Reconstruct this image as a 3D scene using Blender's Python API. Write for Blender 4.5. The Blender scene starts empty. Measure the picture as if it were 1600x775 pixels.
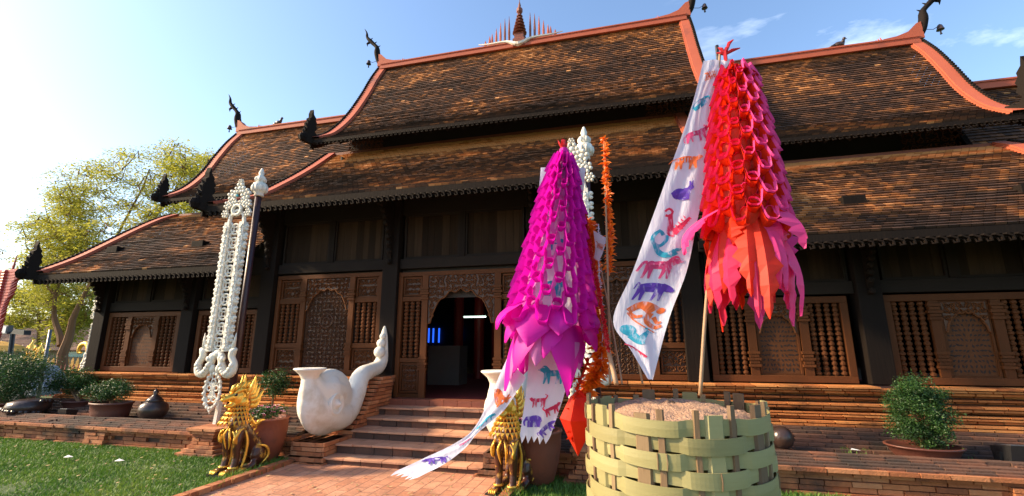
import bpy, math, random
from mathutils import Vector, Matrix, noise
random.seed(7)
PI = math.pi
S = bpy.context.scene
C = S.collection
R = math.radians

# ---------------------------------------------------------------- camera, sky, sun, exposure
EYE = Vector((0, 0, 1.6)); FPX = 711.0; PITCH = R(12.2); YAW = R(14.2)
cd = bpy.data.cameras.new('camera'); cam = bpy.data.objects.new('camera', cd); C.objects.link(cam)
cam.location = EYE; cam.rotation_euler = (R(90) + PITCH, 0, YAW)
cd.sensor_width = 36; cd.lens = 36 * FPX / 1600; cd.clip_end = 2000; cd.clip_start = 0.05
S.camera = cam
SUN_EL = R(30); SUN_AZ = R(-105)       # azimuth from +Y, clockwise seen from above (negative = to the left)
w = bpy.data.worlds.new('World'); S.world = w; w.use_nodes = True
nt = w.node_tree; bg = nt.nodes['Background']
sky = nt.nodes.new('ShaderNodeTexSky'); sky.sky_type = 'NISHITA'; sky.sun_disc = False
sky.sun_elevation = SUN_EL; sky.sun_rotation = SUN_AZ
sky.altitude = 300; sky.air_density = 1.15; sky.dust_density = 1.6; sky.ozone_density = 3.0
# thin high cloud wisps
tc = nt.nodes.new('ShaderNodeTexCoord'); mp = nt.nodes.new('ShaderNodeMapping'); mp.inputs['Scale'].default_value = (1.6, 5.0, 7.0)
mp.inputs['Rotation'].default_value = (0.3, 0.5, 0.6)
ns = nt.nodes.new('ShaderNodeTexNoise'); ns.inputs['Scale'].default_value = 1.6; ns.inputs['Detail'].default_value = 9; ns.inputs['Roughness'].default_value = .6
cr = nt.nodes.new('ShaderNodeValToRGB'); cr.color_ramp.elements[0].position = .50; cr.color_ramp.elements[1].position = .72
cr.color_ramp.elements[1].color = (.36, .36, .36, 1)
mx = nt.nodes.new('ShaderNodeMix'); mx.data_type = 'RGBA'
mx.inputs[7].default_value = (9, 9.6, 10.5, 1)
nt.links.new(tc.outputs['Generated'], mp.inputs['Vector']); nt.links.new(mp.outputs[0], ns.inputs['Vector'])
nt.links.new(ns.outputs['Fac'], cr.inputs[0]); cdir = nt.nodes.new('ShaderNodeVectorMath'); cdir.operation = 'DOT_PRODUCT'; cdir.inputs[1].default_value = tuple((Matrix.Rotation(YAW, 3, 'Z') @ Vector((590 / FPX, math.cos(PITCH) - 362 / FPX * math.sin(PITCH), math.sin(PITCH) + 362 / FPX * math.cos(PITCH)))).normalized())
nt.links.new(tc.outputs['Generated'], cdir.inputs[0])
cmr = nt.nodes.new('ShaderNodeMapRange'); cmr.inputs[1].default_value = .93; cmr.inputs[2].default_value = .985; nt.links.new(cdir.outputs['Value'], cmr.inputs[0])
cmu = nt.nodes.new('ShaderNodeMath'); cmu.operation = 'MULTIPLY'; nt.links.new(cr.outputs[0], cmu.inputs[0]); nt.links.new(cmr.outputs[0], cmu.inputs[1]); nt.links.new(cmu.outputs[0], mx.inputs[0])
nt.links.new(sky.outputs[0], mx.inputs[6]); nt.links.new(mx.outputs[2], bg.inputs['Color'])
bg.inputs['Strength'].default_value = 0.14
sd = bpy.data.lights.new('sun', 'SUN'); sd.energy = 4.1; sd.angle = R(4); sd.color = (1.0, .76, .48)
so = bpy.data.objects.new('sun', sd); C.objects.link(so)
sv = Vector((math.sin(SUN_AZ) * math.cos(SUN_EL), math.cos(SUN_AZ) * math.cos(SUN_EL), math.sin(SUN_EL)))
so.rotation_euler = sv.to_track_quat('Z', 'Y').to_euler(); so.location = sv * 50
S.view_settings.view_transform = 'Standard'; S.view_settings.look = 'None'; S.view_settings.gamma = 1
S.view_settings.use_curve_mapping = False
S.view_settings.exposure = 1.22
S.render.engine = 'CYCLES'
S.cycles.max_bounces = 6; S.cycles.transparent_max_bounces = 12

# ---------------------------------------------------------------- measuring: photo point -> place at a known distance
_f = Vector((-math.sin(YAW) * math.cos(PITCH), math.cos(YAW) * math.cos(PITCH), math.sin(PITCH)))
_r = Vector((math.cos(YAW), math.sin(YAW), 0)); _u = _r.cross(_f)
def at(u, v, Y):
    d = _f + _r * ((u - 800) / FPX) - _u * ((v - 387.5) / FPX)
    return EYE + d * (Y / d.y)
def atx(u, v, X):
    d = _f + _r * ((u - 800) / FPX) - _u * ((v - 387.5) / FPX)
    return EYE + d * (X / d.x)

# ---------------------------------------------------------------- mesh builder
def lerp(a, b, t): return a + (b - a) * t
def polyline(pts, n):
    """Catmull-Rom resample of a list of tuples to n+1 points"""
    P = [Vector(p) for p in pts]; m = len(P) - 1; out = []
    for i in range(n + 1):
        x = i / n * m; k = min(int(x), m - 1); t = x - k
        p1, p2 = P[k], P[k + 1]; p0 = P[k - 1] if k > 0 else p1 * 2 - p2; p3 = P[k + 2] if k + 2 <= m else p2 * 2 - p1
        out.append(0.5 * ((2 * p1) + (p2 - p0) * t + (2 * p0 - 5 * p1 + 4 * p2 - p3) * t * t + (3 * p1 - p0 - 3 * p2 + p3) * t ** 3))
    return out
def nlerp(vals, n):
    m = len(vals) - 1
    return [lerp(vals[min(int(i / n * m), m - 1)], vals[min(int(i / n * m), m - 1) + 1], i / n * m - min(int(i / n * m), m - 1)) for i in range(n + 1)]

class MB:
    def __init__(s): s.v = []; s.f = []; s.r = []
    def add(s, vs, fs, r=None):
        o = len(s.v); s.v += [tuple(v) for v in vs]; q = random.random() if r is None else r
        for f in fs: s.f.append(tuple(i + o for i in f)); s.r.append(q)
    def box(s, x0, x1, y0, y1, z0, z1, r=None):
        s.add([(x0, y0, z0), (x1, y0, z0), (x1, y1, z0), (x0, y1, z0), (x0, y0, z1), (x1, y0, z1), (x1, y1, z1), (x0, y1, z1)],
              [(0, 3, 2, 1), (4, 5, 6, 7), (0, 1, 5, 4), (1, 2, 6, 5), (2, 3, 7, 6), (3, 0, 4, 7)], r)
    def obb(s, c, a, b, d, r=None):
        c, a, b, d = map(Vector, (c, a, b, d))
        s.add([c - a - b - d, c + a - b - d, c + a + b - d, c - a + b - d, c - a - b + d, c + a - b + d, c + a + b + d, c - a + b + d],
              [(0, 3, 2, 1), (4, 5, 6, 7), (0, 1, 5, 4), (1, 2, 6, 5), (2, 3, 7, 6), (3, 0, 4, 7)], r)
    def tube(s, pts, rad, n=8, r=None, sq=(1, 1), up=None, cap=True):
        P = [Vector(p) for p in pts]; m = len(P)
        if not isinstance(rad, (list, tuple)): rad = [rad] * m
        elif len(rad) != m: rad = nlerp(list(rad), m - 1)
        T = []
        for i in range(m):
            t = (P[min(i + 1, m - 1)] - P[max(i - 1, 0)]); T.append(t.normalized() if t.length > 1e-9 else Vector((0, 0, 1)))
        u0 = Vector(up) if up is not None else (Vector((0, 0, 1)) if abs(T[0].z) < .9 else Vector((1, 0, 0)))
        a = (u0 - T[0] * u0.dot(T[0])).normalized(); vs = []
        for i in range(m):
            a = (a - T[i] * a.dot(T[i])); a = a.normalized() if a.length > 1e-6 else T[i].orthogonal().normalized()
            b = T[i].cross(a)
            for k in range(n):
                th = 2 * PI * k / n; vs.append(P[i] + a * (math.cos(th) * rad[i] * sq[0]) + b * (math.sin(th) * rad[i] * sq[1]))
        fs = [(i * n + k, i * n + (k + 1) % n, (i + 1) * n + (k + 1) % n, (i + 1) * n + k) for i in range(m - 1) for k in range(n)]
        if cap: fs += [tuple(range(n - 1, -1, -1)), tuple(range((m - 1) * n, m * n))]
        s.add(vs, fs, r)
    def lathe(s, prof, n=16, c=(0, 0, 0), M=None, r=None):
        c = Vector(c); vs = []
        for (q, z) in prof:
            for k in range(n):
                p = Vector((q * math.cos(2 * PI * k / n), q * math.sin(2 * PI * k / n), z))
                vs.append(c + (M @ p if M else p))
        m = len(prof)
        fs = [(i * n + k, i * n + (k + 1) % n, (i + 1) * n + (k + 1) % n, (i + 1) * n + k) for i in range(m - 1) for k in range(n)]
        fs += [tuple(range(n - 1, -1, -1)), tuple(range((m - 1) * n, m * n))]
        s.add(vs, fs, r)
    def ell(s, c, rr, n=12, M=None, r=None):
        if not isinstance(rr, (list, tuple)): rr = (rr, rr, rr)
        D = Matrix.Diagonal(Vector(rr)); MM = (M @ D) if M else D
        k = max(4, n // 2); e = .02
        s.lathe([(math.cos(t), math.sin(t)) for t in [lerp(-PI / 2 + e, PI / 2 - e, i / k) for i in range(k + 1)]], n, c, MM, r)
    def torus(s, c, Rr, q, M=None, n=16, m=6, r=None, sq=(1, 1)):
        pts = [Vector(c) + ((M @ Vector((Rr * math.cos(2 * PI * i / n), Rr * math.sin(2 * PI * i / n), 0))) if M else Vector((Rr * math.cos(2 * PI * i / n), Rr * math.sin(2 * PI * i / n), 0))) for i in range(n + 1)]
        up = (M @ Vector((0, 0, 1))) if M else (0, 0, 1)
        s.tube(pts, q, m, r, sq, up, False)
    def prism(s, out, f, d0, d1, r=None):
        """closed outline [(a,b)] ; f(a,b,d)->point ; extruded from d0 to d1"""
        n = len(out); vs = [f(a, b, d0) for a, b in out] + [f(a, b, d1) for a, b in out]
        fs = [tuple(range(n - 1, -1, -1)), tuple(range(n, 2 * n))] + [(i, (i + 1) % n, n + (i + 1) % n, n + i) for i in range(n)]
        s.add(vs, fs, r)
    def xf(s, M):
        s.v = [tuple(M @ Vector(v)) for v in s.v]; return s
    def join(s, o):
        k = len(s.v); s.v += o.v; s.f += [tuple(i + k for i in f) for f in o.f]; s.r += o.r
    def build(s, name, mat, parent=None, smooth=False, loc=None, local=False):
        me = bpy.data.meshes.new(name); off = Vector((0, 0, 0))
        if parent is not None and not local: off = Vector(WL[parent.name])
        me.from_pydata([tuple(Vector(v) - off) for v in s.v], [], s.f)
        at_ = me.attributes.new('rnd', 'FLOAT', 'FACE'); at_.data.foreach_set('value', s.r[:len(me.polygons)])
        if smooth: me.polygons.foreach_set('use_smooth', [True] * len(me.polygons))
        me.materials.append(mat); me.update()
        o = bpy.data.objects.new(name, me); C.objects.link(o)
        if loc: o.location = loc
        if parent is not None:
            o.parent = parent; WL[o.name] = WL[parent.name]
        else: WL[o.name] = tuple(loc) if loc else (0, 0, 0)
        return o
WL = {}
def tag(o, label=None, cat=None, group=None, kind=None):
    if label: o['label'] = label
    if cat: o['category'] = cat
    if group: o['group'] = group
    if kind: o['kind'] = kind
    return o
def empty(name, loc, label=None, cat=None, group=None, rz=0):
    o = bpy.data.objects.new(name, None); C.objects.link(o); o.location = loc; o.rotation_euler = (0, 0, rz); WL[o.name] = tuple(loc)
    o.empty_display_size = .1
    return tag(o, label, cat, group)
def copy_tree(o, parent=None):
    c = o.copy(); C.objects.link(c)
    if parent is not None: c.parent = parent
    for ch in o.children: copy_tree(ch, c)
    return c
def remesh(o, vox, smooth=2):
    m = o.modifiers.new('rm', 'REMESH'); m.mode = 'VOXEL'; m.voxel_size = vox; m.use_smooth_shade = True
    if smooth:
        k = o.modifiers.new('sm', 'SMOOTH'); k.factor = .5; k.iterations = smooth
def solid(o, t):
    m = o.modifiers.new('so', 'SOLIDIFY'); m.thickness = t; m.offset = 0
def bevel(o, wd):
    m = o.modifiers.new('bv', 'BEVEL'); m.width = wd; m.segments = 2; m.limit_method = 'ANGLE'

# ---------------------------------------------------------------- materials
def mk(name, cols, rough=.7, a=.7, b=.5, scale=6, stretch=(1, 1, 1), bump=.3, bscale=40, metal=0, trans=0, pos=None, dirt=None, dscale=1.2, dlim=(.5, .7), spec=.5, emit=None, bdist=.01):
    """colour ramp `cols` driven by a*per-face random + b*noise"""
    m = bpy.data.materials.new(name); m.use_nodes = True; N = m.node_tree; L = N.links; B = N.nodes['Principled BSDF']
    tcn = N.nodes.new('ShaderNodeTexCoord'); mpn = N.nodes.new('ShaderNodeMapping'); mpn.inputs['Scale'].default_value = stretch
    L.new(tcn.outputs['Object'], mpn.inputs['Vector'])
    nz = N.nodes.new('ShaderNodeTexNoise'); nz.inputs['Scale'].default_value = scale; nz.inputs['Detail'].default_value = 6; nz.inputs['Roughness'].default_value = .6
    L.new(mpn.outputs[0], nz.inputs['Vector'])
    at_ = N.nodes.new('ShaderNodeAttribute'); at_.attribute_name = 'rnd'
    m1 = N.nodes.new('ShaderNodeMath'); m1.operation = 'MULTIPLY'; m1.inputs[1].default_value = a; L.new(at_.outputs['Fac'], m1.inputs[0])
    m2 = N.nodes.new('ShaderNodeMath'); m2.operation = 'MULTIPLY_ADD'; m2.inputs[1].default_value = b; L.new(nz.outputs['Fac'], m2.inputs[0]); L.new(m1.outputs[0], m2.inputs[2])
    rp = N.nodes.new('ShaderNodeValToRGB'); el = rp.color_ramp.elements
    while len(el) < len(cols): el.new(.5)
    for i, c in enumerate(cols):
        el[i].position = pos[i] if pos else i / max(1, len(cols) - 1); el[i].color = (*c, 1)
    L.new(m2.outputs[0], rp.inputs[0]); out = rp.outputs[0]
    if dirt:
        n2 = N.nodes.new('ShaderNodeTexNoise'); n2.inputs['Scale'].default_value = dscale; n2.inputs['Detail'].default_value = 8; n2.inputs['Roughness'].default_value = .65
        L.new(mpn.outputs[0], n2.inputs['Vector'])
        r2 = N.nodes.new('ShaderNodeMapRange'); r2.inputs[1].default_value = dlim[0]; r2.inputs[2].default_value = dlim[1]; L.new(n2.outputs['Fac'], r2.inputs[0])
        mm = N.nodes.new('ShaderNodeMix'); mm.data_type = 'RGBA'; L.new(r2.outputs[0], mm.inputs[0]); L.new(out, mm.inputs[6]); mm.inputs[7].default_value = (*dirt, 1); out = mm.outputs[2]
    L.new(out, B.inputs['Base Color']); B.inputs['Roughness'].default_value = rough; B.inputs['Metallic'].default_value = metal
    B.inputs['Specular IOR Level'].default_value = spec
    if bump:
        n3 = N.nodes.new('ShaderNodeTexNoise'); n3.inputs['Scale'].default_value = bscale; n3.inputs['Detail'].default_value = 5; L.new(mpn.outputs[0], n3.inputs['Vector'])
        bp = N.nodes.new('ShaderNodeBump'); bp.inputs['Strength'].default_value = bump; bp.inputs['Distance'].default_value = bdist; L.new(n3.outputs['Fac'], bp.inputs['Height']); L.new(bp.outputs[0], B.inputs['Normal'])
    if emit: B.inputs['Emission Color'].default_value = (*emit[:3], 1); B.inputs['Emission Strength'].default_value = emit[3]
    if trans:
        tr = N.nodes.new('ShaderNodeBsdfTranslucent'); L.new(out, tr.inputs['Color']); ms = N.nodes.new('ShaderNodeMixShader'); ms.inputs[0].default_value = trans
        L.new(B.outputs[0], ms.inputs[1]); L.new(tr.outputs[0], ms.inputs[2]); L.new(ms.outputs[0], N.nodes['Material Output'].inputs['Surface'])
    return m
M = {}
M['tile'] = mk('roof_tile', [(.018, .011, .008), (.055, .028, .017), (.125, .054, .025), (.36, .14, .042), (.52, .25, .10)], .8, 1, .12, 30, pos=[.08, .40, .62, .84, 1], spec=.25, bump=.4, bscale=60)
M['salmon'] = mk('painted_ridge', [(.34, .065, .025), (.46, .11, .05)], .7, .3, .7, 3, dirt=(.16, .05, .035), dlim=(.56, .75), bump=.2)
M['dark'] = mk('dark_timber', [(.006, .0045, .0038), (.017, .011, .008)], .8, spec=.12, a=.4, b=.8, scale=3, stretch=(1, 1, .12), bump=.4, bscale=30) if 1 else mk('x', [(.006, .005, .0045), (.018, .013, .010)], .5, .4, .8, 3, (1, 1, .12), bump=.4, bscale=30)
M['board'] = mk('weathered_boards', [(.009, .006, .004), (.020, .012, .007), (.05, .030, .017)], .8, .55, .6, 5, (3, 3, .25), bump=.4, bscale=20, spec=.08)
M['beam'] = mk('greyish_beam', [(.010, .007, .006), (.026, .019, .014)], .8, spec=.12, a=.3, b=.7, scale=5, stretch=(.3, 1, 1), bump=.3) if 1 else mk('x', [(.03, .026, .022), (.07, .06, .048)], .6, .3, .7, 5, (.3, 1, 1), bump=.3)
M['teak'] = mk('teak_frame', [(.052, .018, .006), (.130, .045, .015)], .62, spec=.12, a=.35, b=.7, scale=4, stretch=(1, 1, .3), bump=.25, bscale=60) if 1 else mk('x', [(.1, .1, .1), (.1, .1, .1)], .45, .35, .7, 4, (1, 1, .3), bump=.25, bscale=60)
M['carve'] = mk('carved_teak', [(.05, .018, .007), (.165, .062, .022)], .65, spec=.15, a=.5, b=.6, scale=9, bump=.3, bscale=90) if 1 else mk('x', [(.1, .1, .1), (.1, .1, .1)], .5, .5, .6, 9, bump=.3, bscale=90)
M['carved'] = mk('carved_dark', [(.038, .013, .004), (.095, .034, .010)], .5, .5, .6, 9, bump=.3, bscale=90)
M['back'] = mk('panel_back', [(.012, .006, .004), (.025, .012, .007)], .8)
M['brick'] = mk('old_brick', [(.10, .032, .016), (.28, .085, .03), (.42, .15, .055), (.50, .22, .10)], .85, .75, .4, 14, dirt=(.045, .03, .022), dscale=1.1, dlim=(.50, .68), bump=.6, bscale=50)
M['brickwarm'] = mk('warm_lit_brick', [(.14, .045, .018), (.42, .14, .042), (.60, .25, .08)], .9, .95, .35, 14, dirt=(.07, .035, .02), dscale=1.6, dlim=(.55, .72), bump=.5, bscale=50, spec=.15)  # more orange than the other brick: warm light on the plinth put in colour
M['brickdark'] = mk('weathered_brick', [(.045, .026, .02), (.10, .05, .032), (.24, .09, .045)], .9, .7, .5, 12, dirt=(.035, .028, .022), dscale=1.5, dlim=(.45, .7), bump=.7, bscale=45)
M['step'] = mk('step_top', [(.38, .165, .085), (.52, .25, .14), (.62, .34, .20)], .8, .6, .5, 8, dirt=(.15, .075, .05), dscale=2.2, dlim=(.5, .8), bump=.4)
M['mortar'] = mk('mortar', [(.05, .03, .02), (.10, .05, .03)], .95, .3, .8, 9)
M['white'] = mk('old_white_plaster', [(.68, .64, .56), (.82, .79, .71)], .6, .3, .7, 2.5, dirt=(.42, .31, .16), dscale=2.4, dlim=(.52, .85), bump=.35, bscale=30)
M['cream'] = mk('carved_cream', [(.60, .56, .47), (.80, .76, .66)], .6, .5, .6, 6, dirt=(.30, .25, .17), dscale=5, dlim=(.55, .8), bump=.4)
M['plum'] = mk('plum_pole', [(.03, .012, .016), (.06, .022, .028)], .4)
M['redpaint'] = mk('red_lacquer', [(.28, .02, .015), (.45, .04, .03)], .45)
M['gold'] = mk('gold_leaf', [(.75, .40, .05), (1.0, .62, .12)], .33, .4, .7, 12, metal=.75, bump=.5, bscale=60)
M['lacq'] = mk('brown_lacquer', [(.035, .010, .006), (.11, .032, .016)], .3, .4, .7, 8, bump=.3, dirt=(.45, .22, .03), dscale=9, dlim=(.52, .62))
M['black'] = mk('black_paint', [(.008, .008, .009), (.02, .02, .022)], .4)
M['terra'] = mk('terracotta', [(.13, .036, .02), (.27, .075, .036)], .6, .3, .7, 4, dirt=(.06, .03, .02), dscale=3, dlim=(.55, .8))
M['potbrown'] = mk('brown_pot', [(.075, .026, .018), (.14, .045, .03)], .5, .3, .7, 4)
M['urn'] = mk('dark_glaze', [(.025, .015, .012), (.07, .04, .03)], .3, .3, .7, 12, dirt=(.16, .10, .07), dscale=8, dlim=(.6, .75))
M['leaf'] = mk('leaf_dark', [(.010, .028, .008), (.026, .075, .015), (.07, .16, .03)], .5, .8, .3, 3, bump=0, trans=.25)
M['leaft'] = mk('leaf_tree', [(.16, .19, .02), (.32, .33, .04), (.52, .46, .08)], .5, .8, .3, .3, bump=0, trans=.6)
M['leafp'] = mk('leaf_pale', [(.10, .10, .03), (.24, .20, .07), (.34, .28, .10)], .5, .8, .3, .3, bump=0, trans=.5)
M['grassb'] = mk('grass_blade', [(.035, .10, .012), (.085, .20, .02), (.20, .29, .04)], .6, .8, .4, 1.5, bump=0, trans=.3)
M['soil'] = mk('lawn_soil', [(.03, .055, .012), (.05, .09, .02), (.07, .09, .03)], .95, .2, .9, 1.6, pos=[.2, .55, .72], bump=.8)
M['bark'] = mk('bark', [(.10, .05, .022), (.24, .12, .05)], .9, .3, .8, 5, (1, 1, .3), bump=.8, bscale=12)
M['bamboo'] = mk('green_bamboo', [(.19, .165, .065), (.28, .25, .10), (.37, .33, .15)], .55, .6, .5, 6, (1, 1, 9), bump=.2, bscale=70, dirt=(.22, .19, .08), dscale=7, dlim=(.6, .85))
M['stake'] = mk('bamboo_stake', [(.09, .05, .025), (.17, .10, .05), (.26, .18, .085)], .6, .9, .3, 8, (1, 1, .2), bump=.4)
M['sand'] = mk('sand', [(.30, .17, .10), (.46, .30, .20)], 1, .1, .9, 25, bump=1, bscale=60, bdist=.02)
M['stick'] = mk('bamboo_stick', [(.22, .12, .06), (.36, .22, .12)], .6)
M['magenta'] = mk('magenta_paper', [(.60, .003, .38), (.76, .012, .50)], .55, .5, .5, 2, bump=.25, bscale=9, trans=.5)
M['mauve'] = mk('mauve_tissue', [(.60, .13, .46), (.70, .25, .58)], .6, .5, .5, 2, bump=0, trans=.5)
M['pink'] = mk('pink_paper', [(.85, .05, .28), (.88, .12, .40)], .55, .5, .5, 2, bump=.25, bscale=9, trans=.5)
M['orangep'] = mk('orange_paper', [(.66, .016, .006), (.78, .055, .006)], .55, .5, .5, 2, bump=.25, bscale=9, trans=.5)
M['redp'] = mk('red_paper', [(.45, .004, .01), (.7, .01, .02)], .55, .5, .5, 2, bump=0, trans=.3)
M['orangeg'] = mk('orange_tinsel', [(.80, .10, .005), (.95, .25, .01)], .45, .8, .3, 2, bump=0, trans=.3)
M['cloth'] = mk('white_cloth', [(.66, .66, .82), (.80, .80, .88)], .8, .2, .8, 3, (4, 4, 1), bump=.5, bscale=14, trans=.35)
def ink(name, c): return mk(name, [c, c, (.66, .64, .80)], .8, 0, 1, 38, (1, 1, .35), pos=[0, .53, .72], bump=0, trans=.3)
for k, c in dict(teal=(.03, .36, .52), rose=(.62, .06, .20), orange=(.75, .16, .04), purple=(.12, .05, .42), red=(.62, .03, .10)).items(): M['ink_' + k] = ink('ink_' + k, c)
M['glass'] = mk('car_glass', [(.02, .025, .03), (.03, .035, .04)], .08, bump=0)
M['carpaint'] = mk('silver_car_paint', [(.30, .31, .36), (.34, .35, .40)], .25, bump=0, metal=.3)
M['metal'] = mk('grey_metal', [(.12, .12, .13), (.2, .2, .21)], .4, metal=.6, bump=.1)
M['blue'] = mk('blue_window_glass', [(.01, .06, .6), (.02, .10, .9)], .3, bump=0, emit=(.02, .12, 1, .7))  # panes glow weakly themselves, standing for daylight through the glass
M['tube'] = mk('lit_tube', [(.9, 1, .9), (.9, 1, .9)], .5, bump=0, emit=(.75, 1, .85, 1.6))
M['carpet'] = mk('red_carpet', [(.20, .015, .01), (.32, .03, .02)], .9, .2, .8, 8)
M['plasterg'] = mk('dim_plaster', [(.16, .14, .13), (.24, .21, .19)], .8)
M['inner'] = mk('inner_timber', [(.02, .014, .01), (.04, .028, .02)], .7)
M['palegrn'] = mk('leaf_litter', [(.30, .16, .06), (.5, .36, .18)], .9)
M['petal'] = mk('flower_petals', [(.65, .03, .22), (.85, .25, .45), (.9, .75, .8)], .6, 1, .1, bump=0)
M['yellow'] = mk('yellow_fence', [(.45, .22, .03), (.65, .36, .06)], .7)
M['farroof'] = mk('far_roof', [(.10, .05, .035), (.20, .11, .075)], .85, .3, .7, 2, (1, 1, 1))
M['farwall'] = mk('far_wall', [(.20, .15, .11), (.30, .23, .17)], .85, .3, .7, 2)
M['paper'] = mk('white_scrap', [(.7, .7, .7), (.85, .85, .85)], .8, bump=0)

def brickfloor(name, c1, c2, mor, sx=.30, sy=.15):
    m = bpy.data.materials.new(name); m.use_nodes = True; N = m.node_tree; L = N.links; B = N.nodes['Principled BSDF']
    t = N.nodes.new('ShaderNodeTexCoord'); mp_ = N.nodes.new('ShaderNodeMapping'); mp_.inputs['Rotation'].default_value = (0, 0, R(90)); L.new(t.outputs['Object'], mp_.inputs['Vector'])
    b = N.nodes.new('ShaderNodeTexBrick'); b.inputs['Scale'].default_value = 1; b.inputs['Brick Width'].default_value = sx; b.inputs['Row Height'].default_value = sy
    b.inputs['Mortar Size'].default_value = .005; b.inputs['Mortar Smooth'].default_value = .3; b.inputs['Bias'].default_value = 0
    b.inputs['Color1'].default_value = (*c1, 1); b.inputs['Color2'].default_value = (*c2, 1); b.inputs['Mortar'].default_value = (*mor, 1); L.new(mp_.outputs[0], b.inputs['Vector'])
    n = N.nodes.new('ShaderNodeTexNoise'); n.inputs['Scale'].default_value = 2.5; n.inputs['Detail'].default_value = 9; n.inputs['Roughness'].default_value = .7; L.new(t.outputs['Object'], n.inputs['Vector'])
    r2 = N.nodes.new('ShaderNodeMapRange'); r2.inputs[1].default_value = .42; r2.inputs[2].default_value = .75; r2.inputs[4].default_value = .75; L.new(n.outputs['Fac'], r2.inputs[0])
    mm = N.nodes.new('ShaderNodeMix'); mm.data_type = 'RGBA'; L.new(r2.outputs[0], mm.inputs[0]); L.new(b.outputs['Color'], mm.inputs[6]); mm.inputs[7].default_value = (.17, .085, .055, 1)
    L.new(mm.outputs[2], B.inputs['Base Color']); B.inputs['Roughness'].default_value = .8
    n3 = N.nodes.new('ShaderNodeTexNoise'); n3.inputs['Scale'].default_value = 40; L.new(t.outputs['Object'], n3.inputs['Vector'])
    ad = N.nodes.new('ShaderNodeMath'); ad.operation = 'MULTIPLY_ADD'; ad.inputs[1].default_value = -1.0; L.new(b.outputs['Fac'], ad.inputs[0]); L.new(n3.outputs['Fac'], ad.inputs[2])
    bp = N.nodes.new('ShaderNodeBump'); bp.inputs['Strength'].default_value = .6; bp.inputs['Distance'].default_value = .01; L.new(ad.outputs[0], bp.inputs['Height']); L.new(bp.outputs[0], B.inputs['Normal'])
    return m
M['pathbrick'] = brickfloor('path_brick', (.46, .19, .10), (.60, .29, .17), (.15, .08, .05))

# ================================================================ SETTING
def struct(name, mb, mat): return tag(mb.build(name, mat), kind='structure')
g = MB(); NX, NY = 60, 60
def gz(x, y):
    d = max(0, min(1, (y - 8.5) / 4)) * max(0, min(1, (-x - 12.3) / 1.5))
    return -.5 * d
vs = []; xs = [-900, -300, -120] + [lerp(-60, 20, i / 80) for i in range(81)] + [60, 200, 900]; ys = [-40, -10, 0] + [lerp(1, 30, i / 58) for i in range(59)] + [60, 120, 300, 900]
for y in ys:
    for x in xs: g.v.append((x, y, gz(x, y) - .01 + .012 * noise.noise((x * 2, y * 2, 0))))
n_ = len(xs)
for j in range(len(ys) - 1):
    for i in range(n_ - 1): g.f.append((j * n_ + i, j * n_ + i + 1, (j + 1) * n_ + i + 1, (j + 1) * n_ + i)); g.r.append(.5)
struct('ground', g, M['soil'])
p = MB(); p.box(-4.62, -1.42, -3, 5.97, -.2, .012); struct('brick_path', p, M['pathbrick'])

def bricks(mb, p0, p1, nrm, depth, z0, z1, L=.27, jit=.006, miss=0, gap=.009):
    """one course of bricks from p0 to p1 (xy), bodies lying behind the face along -nrm"""
    p0 = Vector((p0[0], p0[1], 0)); p1 = Vector((p1[0], p1[1], 0)); nv = Vector((nrm[0], nrm[1], 0)); d = (p1 - p0); T = d.length; d.normalize()
    s = -random.random() * L
    while s < T:
        a = max(0, s); b = min(T, s + L * random.uniform(.85, 1.15)); s = b if b > s else s + L
        if b - a < .02: continue
        if random.random() < miss: continue
        j = random.uniform(-jit, jit); c = p0 + d * ((a + b) / 2) + nv * (j - depth / 2); c.z = (z0 + z1) / 2
        rr = noise.noise((c.x * .8, c.y * .8, c.z * 3)) * .35 + random.random() * .8 + .1
        mb.obb(c, d * ((b - a) / 2 - gap / 2), nv * (depth / 2), (0, 0, (z1 - z0) / 2 - gap / 2), max(0, min(1, rr)))

kb = MB()
for k in range(34): bricks(kb, (-4.62, 5.9 - k * .27), (-4.62, 5.9 - k * .27 - .262), (1, 0), .11, 0, .075, .27, .004)
tag(kb.build('path_kerb', M['brick'], loc=None), 'low brick kerb between the lawn and the brick path', 'kerb')
kb = MB()
for k in range(34): bricks(kb, (-1.42, 5.75 - k * .27 - .262), (-1.42, 5.75 - k * .27), (-1, 0), .11, 0, .075, .27, .004)
tag(kb.build('path_kerb', M['brick']), 'low brick kerb on the basket side of the brick path', 'kerb')

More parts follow.
